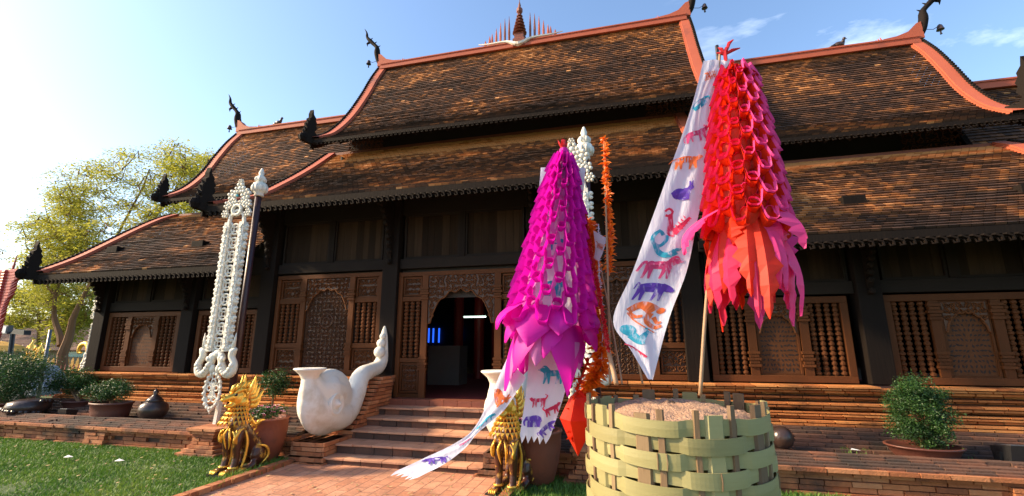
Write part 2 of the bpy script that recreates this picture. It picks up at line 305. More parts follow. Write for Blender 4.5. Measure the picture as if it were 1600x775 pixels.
# terraces
for (x0, x1) in ((-16.5, -4.78), (-1.38, 9.5)):
    t = MB(); t.box(x0 + .02, x1 - .02, 6.3, 7.6, -.1, .30); struct('terrace', t, M['brickdark'])
def terrace_wall(x0, x1, label):
    e = empty('terrace_wall', ((x0 + x1) / 2, 6.2, 0), label, 'low wall')
    b = MB(); b.box(x0 + .01, x1 - .01, 6.22, 6.42, -.1, .29); b.build('mortar_bed', M['mortar'], e)
    b = MB()
    seg = [x0]; x = x0
    while x < x1: x += 2.6; seg.append(min(x, x1))
    for k, (z0, z1) in enumerate(((-.04, .03), (.03, .09), (.09, .15), (.15, .20))):
        bricks(b, (x0, 6.17 - (.04 if k == 0 else 0) + .015 * math.sin(k * 3)), (x1, 6.17 - (.04 if k == 0 else 0) + .015 * math.sin(k * 3)), (0, -1), .14, z0, z1, .26, .012, .03)
    for xx in seg[1:-1]:
        for k, (z0, z1) in enumerate(((-.04, .03), (.03, .09), (.09, .15), (.15, .20))): bricks(b, (xx - .22, 6.09), (xx + .22, 6.09), (0, -1), .14, z0, z1, .22, .012)
    bricks(b, (x0, 6.13), (x1, 6.13), (0, -1), .2, .20, .245, .28, .008)
    bricks(b, (x0, 6.07), (x1, 6.07), (0, -1), .3, .245, .295, .3, .008)
    b.build('brickwork', M['brick'], e)
    c = MB(); n = int((x1 - x0) / .26)
    for i in range(n):
        a = x0 + (x1 - x0) * i / n; d = x0 + (x1 - x0) * (i + 1) / n - .006; j = random.uniform(-.008, .008)
        pass
    for q, (yy, z0, z1) in enumerate(((6.12, .27, .316), (6.18, .28, .335), (6.25, .29, .352), (6.32, .30, .368), (6.37, .30, .388))):
        bricks(c, (x0, yy), (x1, yy), (0, -1), .12, z0, z1, .24, .012, .01)
    c.build('coping', M['brickdark'], e)
terrace_wall(-16.5, -4.86, 'long low brick terrace wall along the lawn left of the stairs')
terrace_wall(-1.3, 9.5, 'long low brick terrace wall right of the stairs behind the basket')

def pier(x, label):
    e = empty('brick_pier', (x, 6.1, 0), label, 'pier', 'brick piers under the white banners'); b = MB()
    for k, (z0, z1, wv) in enumerate(((-.03, .04, .36), (.04, .09, .30), (.09, .14, .25), (.14, .19, .21), (.19, .24, .20), (.24, .29, .21), (.29, .34, .25), (.34, .385, .28))):
        for q in range(3): bricks(b, (x - wv, 6.14 - wv * .75 + q * .2), (x + wv, 6.14 - wv * .75 + q * .2), (0, -1), .2, z0, z1, .24, .008)
    b.build('brickwork', M['brick'], e)
pier(-6.36, 'brick pier with flared foot under the left white carved banner'); pier(-.5, 'brick pier with flared foot beside the basket and right pot')

# ================================================================ STAIRCASE
SX0, SX1 = -4.2, -1.88
st = empty('staircase', (-3.04, 6.8, 0), 'wide brick staircase of six steps up to the temple door', 'stairs')
zs = [0, .10, .23, .35, .47, .59]; yf = [5.93, 6.2, 6.57, 6.98, 7.35, 7.70]
for k in range(5):
    z1 = zs[k + 1]; z0 = zs[k] - .01; y0 = yf[k]; y1 = yf[k + 1] + .12
    b = MB(); x = SX0
    while x < SX1 - .01:
        xx = min(SX1, x + random.uniform(.26, .34)); 
        if SX1 - xx < .12: xx = SX1
        b.box(x + .002, xx - .003, y0 - .012 + random.uniform(-.006, .006), y0 + .2, z1 - .032, z1 + random.uniform(-.003, .002)); b.box(x + .002, xx - .003, y0 + .203, y1, z1 - .032, z1 - .003 + random.uniform(-.003, .002)); x = xx
    o = b.build('step', M['step'], st); bevel(o, .006)
    b = MB()
    bricks(b, (SX0, y0 + .015), (SX1, y0 + .015), (0, -1), .3, z0, z1 - .034, .29, .006)
    b.build('riser', M['brickdark'], o)
b = MB()
for i in range(9): a = SX0 + i * (SX1 - SX0) / 9; b.box(a + .003, a + (SX1 - SX0) / 9 - .003, 7.69, 7.95, .585, .69)
b.build('tiled_threshold', M['terra'], st)
def cheek(xa, xb):
    b = MB(); k = 0; z = -.03
    prof = [(5.93, .33), (6.62, .335), (6.75, .45), (7.05, .68), (7.3, .95), (7.42, 1.06), (7.9, 1.06)]
    def ystart(zz):
        if zz < .30: return 5.93
        for (ya, za), (yb, zb) in zip(prof[1:], prof[2:]):
            if zz <= zb: return lerp(ya, yb, max(0, (zz - za) / max(1e-6, zb - za)))
        return 7.42
    while z < 1.04:
        z1 = z + .062; ext = .10 if k == 0 else (.055 if k == 1 else (.04 if .26 < z < .33 else 0)); ys_ = ystart(z + .03) - ext
        for side, nx in ((xa - ext, -1), (xb + ext * .6, 1)):
            bricks(b, (side, ys_), (side, 7.78), (nx, 0), .26, z, z1, .24, .006)
        bricks(b, (xa - ext + .03, ys_), (xb + ext * .6 - .03, ys_), (0, -1), .3, z, z1, .24, .006)
        bricks(b, (xa + .03, ys_ + .3), (xb - .03, ys_ + .3), (0, -1), .3, z, z1, .24, .003)
        z = z1; k += 1
    return b.build('cheek_wall', M['brick'], st)
cheek(-4.74, -4.2); cheek(-1.88, -1.40)

# ================================================================ TEMPLE HALL
T = empty('temple_hall', (-2.9, 8, 0), 'dark wooden temple hall with steep tiered tiled roofs and brick plinth', 'temple')
XL, XR = -12.05, 9.0
# --- plinth
layers = [(.52, .56, 7.48), (.56, .60, 7.50), (.60, .64, 7.60), (.64, .675, 7.55), (.675, .705, 7.57), (.705, .745, 7.74), (.745, .785, 7.60), (.785, .825, 7.58), (.825, .86, 7.82), (.86, .90, 7.72), (.90, .94, 7.84), (.94, .985, 7.68), (.985, 1.02, 7.60), (1.02, 1.058, 7.57)]
b = MB(); bk = MB()
for (x0, x1) in ((XL, -4.7), (-1.45, XR)):
    bk.box(x0 + .03, x1 - .03, 7.86, 8.9, 0, 1.05)
    for z0, z1, y in layers: bricks(b, (x0 + (y - 7.5) * .5, y), (x1, y), (0, -1), .42, z0, z1, .30, .007, .003, .014)
    for k in range(6):
        z0 = .30 + k * .037; y = 6.93 + k * .10
        bricks(bk, (x0 - .5 + k * .08, y), (x1, y), (0, -1), .5, z0, z0 + .04, .22, .012)
for z0, z1, y in layers: bricks(b, (XL + (y - 7.5) * .5, 9.5), (XL + (y - 7.5) * .5, y), (-1, 0), .3, z0, z1, .30, .007)
b.build('plinth', M['brickwarm'], T); bk.build('plinth_slope', M['brickdark'], T)
# interior shell
b = MB(); b.box(-4.3, -1.6, 7.9, 8.16, .55, .66); b.box(XL + .4, 9, 8.16, 16, .55, .66); b.build('floor', M['carpet'], T)
b = MB(); b.box(XL + .4, 9, 16, 16.1, .6, 5); b.box(-7.3, -7.25, 10.0, 14, .6, 6.6); b.build('rear_wall', M['inner'], T)
b = MB(); b.box(-12, 7, 8.06, 8.1, 2.5, 3.75); b.box(-7.3, 1.2, 8.06, 8.1, 3.2, 4.5); b.box(-11.9, -7.2, 8.3, 8.32, 1, 3.3); b.box(-7.2, -4.4, 8.3, 8.32, 1, 3.3); b.build('inner_lining', M['inner'], T)
for q_ in ((-11.9, -11.8, 8, 16, 1, 3.9), (6.6, 6.7, 8, 16, 1, 3.9), (6.72, 9.2, 9.9, 10, .6, 5)):
    b = MB(); b.box(*q_); b.build('end_wall', M['dark'], T)
# blue panes glowing in place of daylight and lit tube seen through the door
for (u, v, w_, h_) in ((668.5, 530, .07, .8), (676, 530, .05, .8), (685, 530, .05, .8), (717, 526, .08, .7)):
    c = at(u, v, 15.9); b = MB(); b.box(c.x - w_ / 2, c.x + w_ / 2, 15.93, 15.96, c.z - h_ * .15, c.z + h_ * .5)
    o = b.build('blue_window', M['blue'], T); b = MB(); b.box(c.x - w_ / 2, c.x + w_ / 2, 15.93, 15.96, c.z - h_ * .6, c.z - h_ * .25); b.build('lower_pane', M['plasterg'], o)
c = at(742, 495, 12.5); b = MB(); b.tube([(c.x - .33, 12.5, c.z), (c.x + .33, 12.5, c.z)], .022); b.build('tube_lamp', M['tube'], T)
b = MB(); c = at(692, 600, 11); b.box(c.x - .42, c.x + .42, 11, 11.6, .66, 1.62); b.build('inner_altar', M['plasterg'], T)
b = MB()
for k, u in enumerate((715, 748, 776)):
    c = at(u, 560, 13.5); b.tube([(c.x, 13.5, .6), (c.x, 13.5, 6)], .16, 12)
b.build('inner_column', M['redpaint'], T)

# --- columns
def column(x, z0, z1, wd=.32):
    b = MB(); b.box(x - wd / 2, x + wd / 2, 7.84, 8.14, z0, z1); o = b.build('column', M['dark'], T); bevel(o, .012); return o
for x, z0, z1 in ((-11.70, 1.06, 3.9), (-9.20, 1.06, 3.9), (-7.23, 1.06, 4.8), (-4.42, .66, 4.8), (-1.55, .66, 4.8), (1.02, 1.06, 4.8), (3.5, 1.06, 3.9), (5.75, 1.06, 3.9)):
    column(x, z0, z1)
# --- eave brackets (plane across the facade)
def bracket(x, ztop, zbot, yout):
    out = [(7.84, ztop), (7.84, zbot)]
    n = 9
    for i in range(n + 1):
        t = i / n; yy = lerp(7.80, yout, t ** 1.9); zz = lerp(zbot, ztop - .05, t ** .8)
        out += [(yy - .05, zz + .03), (yy + .02, zz + .08)] if i < n else [(yout, ztop - .04)]
    out.append((yout, ztop)); b = MB(); b.prism(out, lambda a, c, d: (x + d, a, c), -.035, .035)
    for i in range(9):
        t = i / 9; b.ell((x, lerp(7.79, yout, t ** 1.9) - .03, lerp(zbot, ztop - .05, t ** .8) + .05), (.05, .035, .05), 6)
    return b.build('eave_bracket', M['dark'], T)
for x in (-7.23, -4.42, -1.55, 1.02): bracket(x, 4.36, 3.15, 7.25)
for x in (-11.7, -9.2, 3.5, 5.75): bracket(x, 3.3, 2.35, 7.25)

# --- carving
def spiral(mb, cx, cz, y, a, turns, hand, th=.011, ph=0, n=11, r=None):
    pts = []
    for i in range(n + 1):
        t = i / n; q = a * (1 - .8 * t); an = ph + hand * turns * 2 * PI * t
        pts.append((cx + q * math.cos(an), y, cz + q * math.sin(an)))
    mb.tube(pts, [th, th * 1.3, th * .7], 4, r, (1, .8), (0, 1, 0))
def leafb(mb, cx, cz, y, L, an, wd, th=.012):
    d = Vector((math.cos(an), 0, math.sin(an))); e = Vector((-d.z, 0, d.x)); c = Vector((cx, y, cz))
    mb.add([c, c + d * L * .5 + e * wd, c + d * L, c + d * L * .5 - e * wd, c + d * L * .5 + Vector((0, -th, 0))], [(0, 4, 1), (1, 4, 2), (2, 4, 3), (3, 4, 0)])
def carving(w_, h_, y, cx, cz, cell=.11, inside=None, th=.011):
    """symmetric scrollwork filling a w x h rectangle centred on cx,cz"""
    mb = MB(); nx = max(1, round(w_ / 2 / cell)); nz = max(1, round(h_ / cell)); rs = random.Random(int(w_ * 100) + int(h_ * 1000))
    for j in range(nz):
        for i in range(nx):
            x = (i + .5) * (w_ / 2) / nx; z = -h_ / 2 + (j + .5) * h_ / nz; hand = 1 if (i + j) % 2 else -1; ph = rs.random() * 6.3; a = min(w_ / 2 / nx, h_ / nz) * .52
            for s_ in (1, -1):
                if inside and not inside(x * s_, z): continue
                spiral(mb, cx + s_ * x, cz + z, y, a, 1.25, hand * s_, th, ph if s_ == 1 else PI - ph)
                for q in range(3): leafb(mb, cx + s_ * x, cz + z, y, a * 1.35, (ph + q * 2.1) if s_ == 1 else PI - (ph + q * 2.1), a * .28, .02)
    return mb
def baluster(x, y, z0, z1, q=.034):
    n = max(6, int((z1 - z0) / .068)); pr = [(q * .8, z0)]
    for i in range(n):
        a = z0 + (z1 - z0) * (i + .1) / n; c = z0 + (z1 - z0) * (i + .9) / n; m_ = (a + c) / 2
        big = 1.0 if i % 4 else 1.12; pr += [(q * .66, a), (q * big, lerp(a, m_, .5)), (q * big, lerp(m_, c, .5)), (q * .66, c)]
    pr.append((q * .8, z1)); mb = MB(); mb.lathe(pr, 10, (x, y, 0)); return mb
def pilaster(x, y, z0, z1, wd, bands):
    mb = MB(); mb.box(x - wd / 2, x + wd / 2, y, y + .06, z0, z1)
    for zc in bands:
        for k, q in enumerate((1.35, 1.1, 1.5, 1.1, 1.35)):
            zz = zc + (k - 2) * .048; mb.box(x - wd * q / 2, x + wd * q / 2, y - .018 * q, y + .05, zz - .019, zz + .019)
    return mb
def rim(mb, x0, x1, y0, y1, z0, z1, t):
    mb.box(x0, x1, y0, y1, z0, z0 + t); mb.box(x0, x1, y0, y1, z1 - t, z1); mb.box(x0, x0 + t, y0, y1, z0 + t, z1 - t); mb.box(x1 - t, x1, y0, y1, z0 + t, z1 - t)
def arch_board(x0, x1, y, z0, z1, parent, mat, cell=.09, rise=.7):
    """carved spandrel with a cusped arch cut in its lower edge; z0 = springing at the sides, z1 top"""
    w_ = (x1 - x0) / 2; cx = (x0 + x1) / 2; H = z1 - z0
    def low(x):
        t = abs(x) / w_
        if t > .92: return 0
        return H * rise * (1 - (t / .92) ** 2.2) ** .62 * (1 - .10 * math.sin(t * 3 * PI) ** 2)
    n = 28; out = [(x0 + (x1 - x0) * i / n, z0 + low(-w_ + 2 * w_ * i / n)) for i in range(n + 1)] + [(x1, z1), (x0, z1)]
    b = MB(); b.prism(out, lambda a, c, d: (a, y + d, c), 0, .03)
    o = b.build('arched_panel', mat, parent)
    cz = (z0 + z1) / 2
    c = carving(w_ * 2 - .02, H, y - .008, cx, cz, cell, lambda x, z: (z + H / 2) > low(x) + .02, .010)
    edge = [(a, y - .008, c_) for a, c_ in out[:n + 1]]; c.tube(edge, .014, 5)
    c.build('scrollwork', M['carve'], o); return o

FY = 7.93
def big_window(x0):
    w_, z0, z1 = 2.42, 1.07, 3.03; x1 = x0 + w_
    f = MB(); rim(f, x0, x1, FY, FY + .1, z0, z1, .085)
    a, bq = x0 + .085, x1 - .085; pw = .50
    for (p, q) in ((a, a + pw), (bq - pw, bq)):
        f.box(p, q, FY + .015, FY + .09, z1 - .085 - .50, z1 - .085 - .41); f.box(p, q, FY + .015, FY + .09, z0 + .50, z0 + .59)
        rim(f, p + .01, q - .01, FY + .03, FY + .08, z1 - .50, z1 - .095, .035); rim(f, p + .01, q - .01, FY + .03, FY + .08, z0 + .095, z0 + .49, .035)
    o = f.build('window', M['teak'], T); bevel(o, .006)
    bk = MB(); bk.box(x0 + .02, x1 - .02, FY + .13, FY + .14, z0 + .02, z1 - .02); bk.build('backing', M['back'], o)
    bk2 = MB()
    for (p, q) in ((a, a + pw), (bq - pw, bq)):
        for (c0, c1) in ((z1 - .50, z1 - .095), (z0 + .095, z0 + .49)):
            pb = MB(); pb.box(p + .02, q - .02, FY + .07, FY + .09, c0, c1); po = pb.build('carved_panel', M['carved'], o)
            carving(q - p - .09, c1 - c0 - .07, FY + .058, (p + q) / 2, (c0 + c1) / 2, .10).build('scrollwork', M['carve'], po)
        for i in range(4): baluster(lerp(p + .07, q - .07, i / 3), FY + .06, z0 + .59, z1 - .585, .040).build('baluster', M['teak'], o)
    for x in (a + pw + .07, bq - pw - .07): pilaster(x, FY + .0, z0 + .08, z1 - .08, .11, (z1 - .42, z0 + .48)).build('pilaster', M['teak'], o)
    c0, c1 = a + pw + .14, bq - pw - .14
    pb = MB(); pb.box(c0, c1, FY + .06, FY + .09, z0 + .085, z1 - .085); po = pb.build('carved_leaf_panel', M['carved'], o)
    cm = carving(c1 - c0 - .04, z1 - z0 - .3, FY + .052, (c0 + c1) / 2, z0 + .09 + (z1 - z0 - .3) / 2, .085, th=.010)
    cm.torus(((c0 + c1) / 2, FY + .05, 2.1), .14, .012, Matrix.Rotation(PI / 2, 3, 'X')); cm.torus(((c0 + c1) / 2, FY + .05, 2.1), .07, .012, Matrix.Rotation(PI / 2, 3, 'X'))
    cm.build('scrollwork', M['carved'], po)
    arch_board(c0, c1, FY + .02, z1 - .72, z1 - .10, o, M['carved'])
    return o
wa = big_window(-7.04)
wb = copy_tree(wa, T); wb.location.x += -1.40 + 7.04 + .03

def small_window(x0, w_, z0=1.07, z1=2.35, nb=4):
    x1 = x0 + w_; f = MB(); rim(f, x0, x1, FY, FY + .1, z0, z1, .10)
    o = f.build('window', M['teak'], T); bevel(o, .006)
    a, bq = x0 + .10, x1 - .10; sw = (w_ - .2) * .25
    for (p, q) in ((a, a + sw), (bq - sw, bq)):
        for i in range(nb): baluster(lerp(p + .055, q - .055, i / (nb - 1)), FY + .06, z0 + .10, z1 - .10, .041).build('baluster', M['teak'], o)
    for x in (a + sw + .075, bq - sw - .075): pilaster(x, FY, z0 + .10, z1 - .10, .12, (z1 - .26, z0 + .34)).build('pilaster', M['teak'], o)
    c0, c1 = a + sw + .15, bq - sw - .15; rm = MB(); rim(rm, c0, c1, FY + .03, FY + .09, z0 + .1, z1 - .1, .03); rm.build('inner_frame', M['teak'], o)
    pb = MB(); pb.box(c0 + .02, c1 - .02, FY + .055, FY + .085, z0 + .12, z1 - .12)
    hb = MB(); rs = random.Random(3); hw_ = (c1 - c0) / 2 - .06; zc0, zc1 = z0 + .16, z1 - .22; nz = 13; nx = 5; cxm = (c0 + c1) / 2
    for j in range(nz):
        for i in range(nx):
            xx = (i + .5 + .25 * (j % 2)) / nx * hw_; zz = lerp(zc0, zc1, (j + .5) / nz); an = math.atan2(zz - lerp(zc0, zc1, .45), xx + .02) + rs.uniform(-.9, .9)
            if xx > hw_: continue
            for s_ in (1, -1):
                for q_ in range(1):
                    a3 = an + q_ * 1.9; L_ = rs.uniform(.045, .07); d_ = Vector((s_ * math.cos(a3), 0, math.sin(a3))); e_ = Vector((-d_.z, 0, d_.x)); c_ = Vector((cxm + s_ * xx, FY + .0525, zz)) - d_ * .02
                    hb.add([c_, c_ + d_ * L_ * .55 + e_ * .014, c_ + d_ * L_, c_ + d_ * L_ * .55 - e_ * .014], [(0, 1, 2, 3)] if s_ > 0 else [(3, 2, 1, 0)])  # dark leaf shapes laid on the face imitate the shade of openings
    nf_ = len(pb.f); pb.join(hb); po = pb.build('pierced_panel', M['carve'], o); po.data.materials.append(M['back'])
    for q_ in range(nf_, len(po.data.polygons)): po.data.polygons[q_].material_index = 1
    arch_board(c0 + .03, c1 - .03, FY + .02, z1 - .55, z1 - .13, o, M['carved'], .085)
    return o
w1 = small_window(-11.52, 2.06); small_window(-8.98, 1.56, nb=3)
w2 = small_window(1.24, 1.98); w3 = copy_tree(w2, T); w3.location.x += 2.44
# door surround
d = MB(); x0, x1, z0, z1 = -4.26, -1.72, .69, 3.0
d.box(x0, x1, FY, FY + .1, z1 - .085, z1); d.box(x0, x0 + .085, FY, FY + .1, z0, z1 - .085); d.box(x1 - .085, x1, FY, FY + .1, z0, z1 - .085)
for s_, p in ((1, x0 + .085), (-1, x1 - .085)):
    q = p + s_ * .40; a, bq = min(p, q), max(p, q)
    d.box(a, bq, FY + .015, FY + .09, z1 - .56, z1 - .47); d.box(a, bq, FY + .015, FY + .09, z0 + .62, z0 + .70); d.box(a, bq, FY + .015, FY + .09, z0, z0 + .07)
    rim(d, a + .01, bq - .01, FY + .03, FY + .08, z1 - .46, z1 - .095, .035); rim(d, a + .01, bq - .01, FY + .03, FY + .08, z0 + .08, z0 + .61, .035)
do = d.build('door_surround', M['teak'], T); bevel(do, .006)
for s_, p in ((1, x0 + .085), (-1, x1 - .085)):
    q = p + s_ * .40; a, bq = min(p, q), max(p, q)
    bk = MB(); bk.box(a, bq, FY + .13, FY + .14, z0, z1); bk.build('backing', M['back'], do)
    for (c0, c1) in ((z1 - .46, z1 - .095), (z0 + .08, z0 + .61)):
        pb = MB(); pb.box(a + .02, bq - .02, FY + .07, FY + .09, c0, c1); po = pb.build('carved_panel', M['carved'], do)
        carving(bq - a - .09, c1 - c0 - .07, FY + .058, (a + bq) / 2, (c0 + c1) / 2, .085).build('scrollwork', M['carve'], po)
    for i in range(3): baluster(lerp(a + .08, bq - .08, i / 2), FY + .06, z0 + .70, z1 - .56, .046).build('baluster', M['teak'], do)
    pilaster(q + s_ * .07, FY, z0, z1 - .08, .12, (z1 - .42, z0 + .60)).build('pilaster', M['teak'], do)
arch_board(x0 + .085 + .54, x1 - .085 - .54, FY + .02, z1 - .98, z1 - .09, do, M['carved'], .10, .72)

# --- beams and board panels over the openings
def upper(x0, x1, z0, z1, n=2):
    b = MB(); b.box(x0, x1, 7.92, 8.05, z0 - .20, z0 - .005); b.box(x0, x1, 7.94, 8.05, z1, z1 + .35)
    o = b.build('lintel_beam', M['beam'], T); bevel(o, .008)
    for k in range(n):
        a = lerp(x0, x1, k / n) + .06; c = lerp(x0, x1, (k + 1) / n) - .06
        fr = MB(); rim(fr, a, c, 7.95, 8.04, z0, z1, .035); fo = fr.build('board_frame', M['beam'], T)
        pl = MB(); x = a + .035
        while x < c - .04: xx = min(c - .035, x + random.uniform(.11, .17)); pl.box(x + .001, xx - .002, 7.985 + random.uniform(0, .006), 8.03, z0 + .03, z1 - .03); x = xx
        pl.build('boards', M['board'], fo)
    b = MB(); [b.box(lerp(x0, x1, k / n) - .055, lerp(x0, x1, k / n) + .055, 7.93, 8.05, z0, z1) for k in range(1, n)]; 
    if n > 1: b.build('mullion', M['dark'], T)
for x0, x1 in ((-7.05, -4.6), (-4.25, -1.72), (-1.38, .86)): upper(x0, x1, 3.27, 4.15)
for x0, x1 in ((-11.53, -9.38), (-9.02, -7.4), (1.2, 3.33), (3.68, 5.58)): upper(x0, x1, 2.58, 3.12)

# --- ROOFS
def profile(pts, step=.098):
    P = polyline([(p[0], p[1], 0) for p in pts], 200); L = sum((P[i + 1] - P[i]).length for i in range(200)); n = max(2, round(L / step)); out = [P[0]]; acc = 0; k = 1
    for i in range(200):
        acc += (P[i + 1] - P[i]).length
        if acc >= k * L / n - 1e-6 and k <= n: out.append(P[i + 1]); k += 1
    return [(q.x, q.y) for q in out]
def roof(name, pts, xl, xr, gold=0, fs=.8, verge=(1, 1), ridge=False, lift=.03, seed=0):
    """front slope; xl/xr=(bottom,top) x limits. The back slope mirrors it about the ridge line Y=12.2"""
    pr = profile(pts); n = len(pr) - 1; mb = MB()
    for i in range(n):
        (ya, za), (yb, zb) = pr[i], pr[i + 1]; nv = Vector((0, -(zb - za), (yb - ya))).normalized(); t = i / n
        a = lerp(xl[0], xl[1], t); c = lerp(xr[0], xr[1], t); tw = .125; m = int((c - a) / tw); off = (i % 2) * .5 * tw
        for k in range(m + 1):
            x = a + off + k * tw - (tw if k == 0 and off else 0); x2 = min(x + tw - .006, c); x = max(x, a)
            if x2 <= x: continue
            cl = noise.noise((x * .55 + seed, i * .10, 1.3)); cl2 = noise.noise((x * 2.0 + seed, i * .5, 4.3))
            base = (.31 if ridge else .36) + .30 * cl + .20 * cl2 + .34 * (random.random() ** 1.6)  # lower roofs start lighter, painting in the light on their slopes
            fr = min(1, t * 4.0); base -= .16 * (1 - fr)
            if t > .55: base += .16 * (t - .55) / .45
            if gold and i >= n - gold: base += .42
            if i < 3 and random.random() < .5 and cl > .1: base += .25
            if random.random() < .004: base = 1
            j = random.uniform(-.004, .006); lo = lift + j
            A = Vector((x, ya, za)); Bv = Vector((x2, ya, za)); Cv = Vector((x2, yb, zb)); Dv = Vector((x, yb, zb))
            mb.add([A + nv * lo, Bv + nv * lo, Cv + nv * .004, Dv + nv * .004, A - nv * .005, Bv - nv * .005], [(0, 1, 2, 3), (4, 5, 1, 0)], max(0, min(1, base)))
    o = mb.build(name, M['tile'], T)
    u = MB(); u2 = MB()     # underside and back slope
    for (i, j) in [(q, q + 1) for q in range(n)]:
        (ya, za), (yb, zb) = pr[i], pr[j]; a0, a1 = lerp(xl[0], xl[1], i / n), lerp(xl[0], xl[1], j / n); c0, c1 = lerp(xr[0], xr[1], i / n), lerp(xr[0], xr[1], j / n)
        u.add([(a0, ya, za - .09), (c0, ya, za - .09), (c1, yb, zb - .10), (a1, yb, zb - .10)], [(3, 2, 1, 0)])
        u2.add([(a0, 24.4 - ya, za), (c0, 24.4 - ya, za), (c1, 24.4 - yb, zb), (a1, 24.4 - yb, zb)], [(3, 2, 1, 0)])
    u.build('soffit', M['dark'], o); u2.build('rear_slope', M['dark'], o)
    x = xl[0] + .3; rf = MB()
    while x < xr[0]:
        rf.tube([(x, pr[0][0] + .06, pr[0][1] - .14)] + [(x, pr[q_][0], pr[q_][1] - .15) for q_ in range(2, int(n * .5), 3)], .035, 4); x += .42
    rf.build('rafters', M['dark'], o)
    # verge boards
    for side, xx, on in ((1, xl, verge[0]), (-1, xr, verge[1])):
        if not on: continue
        vb = MB(); cs = MB(); wd = .15
        for i in range(n):
            (ya, za), (yb, zb) = pr[i], pr[i + 1]; nv = Vector((0, -(zb - za), (yb - ya))).normalized(); p0, p1 = lerp(xx[0], xx[1], i / n), lerp(xx[0], xx[1], (i + 1) / n)
            for (o1, o2, h1, h0) in ((-.08, wd, .085, -.10), (wd - .005, wd + .035, .055, -.02)):
                A = Vector((p0, ya, za)); Bq = Vector((p1, yb, zb)); q = []
                for P_ in (A, Bq): q += [P_ + Vector((side * o1, 0, 0)) + nv * h1, P_ + Vector((side * o2, 0, 0)) + nv * h1, P_ + Vector((side * o2, 0, 0)) + nv * h0, P_ + Vector((side * o1, 0, 0)) + nv * h0]
                vb.add(q, [(0, 4, 5, 1), (1, 5, 6, 2), (2, 6, 7, 3), (3, 7, 4, 0)], .5)
            cs.ell(Vector((p0 - side * .10, (ya + yb) / 2, (za + zb) / 2)) + nv * .07, (.05, .075, .05), 6)
            cs.box(p0 - .02 - side * .11, p0 + .02 - side * .11, ya - .02, yb + .02, min(za, zb) - .20, max(za, zb) + .02)
        vo = vb.build('verge_board', M['salmon'], o); cs.build('crest_tiles', M['dark'], vo)
    # carved eave border
    y0, zq = pr[0]; e = MB(); e.box(xl[0] - .05, xr[0] + .05, y0 - .02, y0 + .05, zq - .15 * fs, zq - .015); e.box(xl[0] - .05, xr[0] + .05, y0 + .012, y0 + .04, zq - .21 * fs, zq - .15 * fs)
    x = xl[0] + .02; q = .115
    while x < xr[0] - .03:
        e.tube([(x, y0 + .0, zq - .16 * fs), (x + q * .35, y0 - .012, zq - .155 * fs), (x + q * .9, y0 - .012, zq - .19 * fs), (x + q * 1.0, y0 - .012, zq - .255 * fs), (x + q * .6, y0 - .012, zq - .265 * fs), (x + q * .5, y0 - .012, zq - .22 * fs)], [.018, .028, .03, .026, .02, .014], 5, None, (1, .7), (0, 1, 0)); x += q * 1.02
    e.build('eave_border', M['dark'], o)
    if ridge:
        yr, zr = pr[-1]; rb = MB(); a, c = xl[1] - .02, xr[1] + .02
        for (hw, za, zb_) in ((.16, -.05, .03), (.13, .03, .07), (.105, .07, .135), (.13, .135, .165), (.09, .165, .20)): rb.box(a, c, yr - hw, yr + hw, zr + za, zr + zb_, .5)
        for side, xe in ((1, a), (-1, c)):
            pts = [(xe + side * .75, zr + .20), (xe + side * .45, zr + .235), (xe + side * .2, zr + .32), (xe, zr + .52), (xe - side * .10, zr + .55), (xe - side * .12, zr + .1), (xe + side * .75, zr + .1)]
            rb.prism(pts, lambda a_, c_, d_: (a_, yr + d_, c_), -.11, .11, .5)
            for q_ in range(4): rb.tube([(xe + side * (.72 + .05 * q_), yr, zr + .2), (xe + side * (.76 + .05 * q_), yr, zr + .33 - .03 * q_)], [.03, .006], 5, .5)
        rb.build('ridge_beam', M['salmon'], o)
    elif gold:
        yr, zr = pr[-1]; rb = MB(); rb.box(xl[1] - .05, xr[1] + .05, yr - .04, yr + .15, zr - .05, zr + .06, .2); rb.box(xl[1] - .05, xr[1] + .05, yr - .07, yr + .1, zr - .05, zr + .02, .2); rb.build('head_flashing', M['terra'], o)
    return o
MLO = [(6.93, 4.33), (8.0, 4.83), (8.8, 5.42), (9.6, 6.10), (10.4, 6.86)]
MUP = [(9.37, 6.84), (10.0, 7.28), (10.7, 8.10), (11.34, 9.14), (11.8, 10.02), (12.2, 10.68)]
SLO = [(6.95, 3.12), (7.62, 3.56), (8.23, 4.04), (8.93, 4.60), (9.5, 5.02), (9.95, 5.28)]
SUP = [(9.37, 5.62), (10.05, 6.12), (10.68, 6.83), (11.2, 7.63), (11.7, 8.36), (12.2, 8.97)]
XUP = [(9.37, 4.15), (10.05, 4.67), (10.68, 5.41), (11.2, 6.27), (11.7, 6.95), (12.2, 7.55)]
roof('main_upper_roof', MUP, (-7.66, -7.58), (2.02, 2.02), ridge=True, fs=.55, seed=3)
roof('main_lower_roof', MLO, (-8.0, -7.9), (1.55, 1.45), gold=7, seed=9)
roof('left_upper_roof', SUP, (-12.35, -13.08), (-7.5, -7.5), verge=(1, 0), ridge=True, fs=.55, seed=21)
roof('left_lower_roof', SLO, (-12.32, -12.62), (-7.5, -7.5), gold=4, verge=(1, 0), seed=33)
roof('right_upper_roof', SUP, (1.9, 1.9), (6.95, 7.33), verge=(0, 1), ridge=True, fs=.55, seed=41)
roof('right_lower_roof', SLO, (1.1, 1.1), (6.6, 6.95), gold=7, verge=(0, 1), seed=55)
roof('far_right_roof', XUP, (6.5, 6.5), (12.6, 12.9), verge=(0, 1), ridge=True, fs=.55, seed=66)
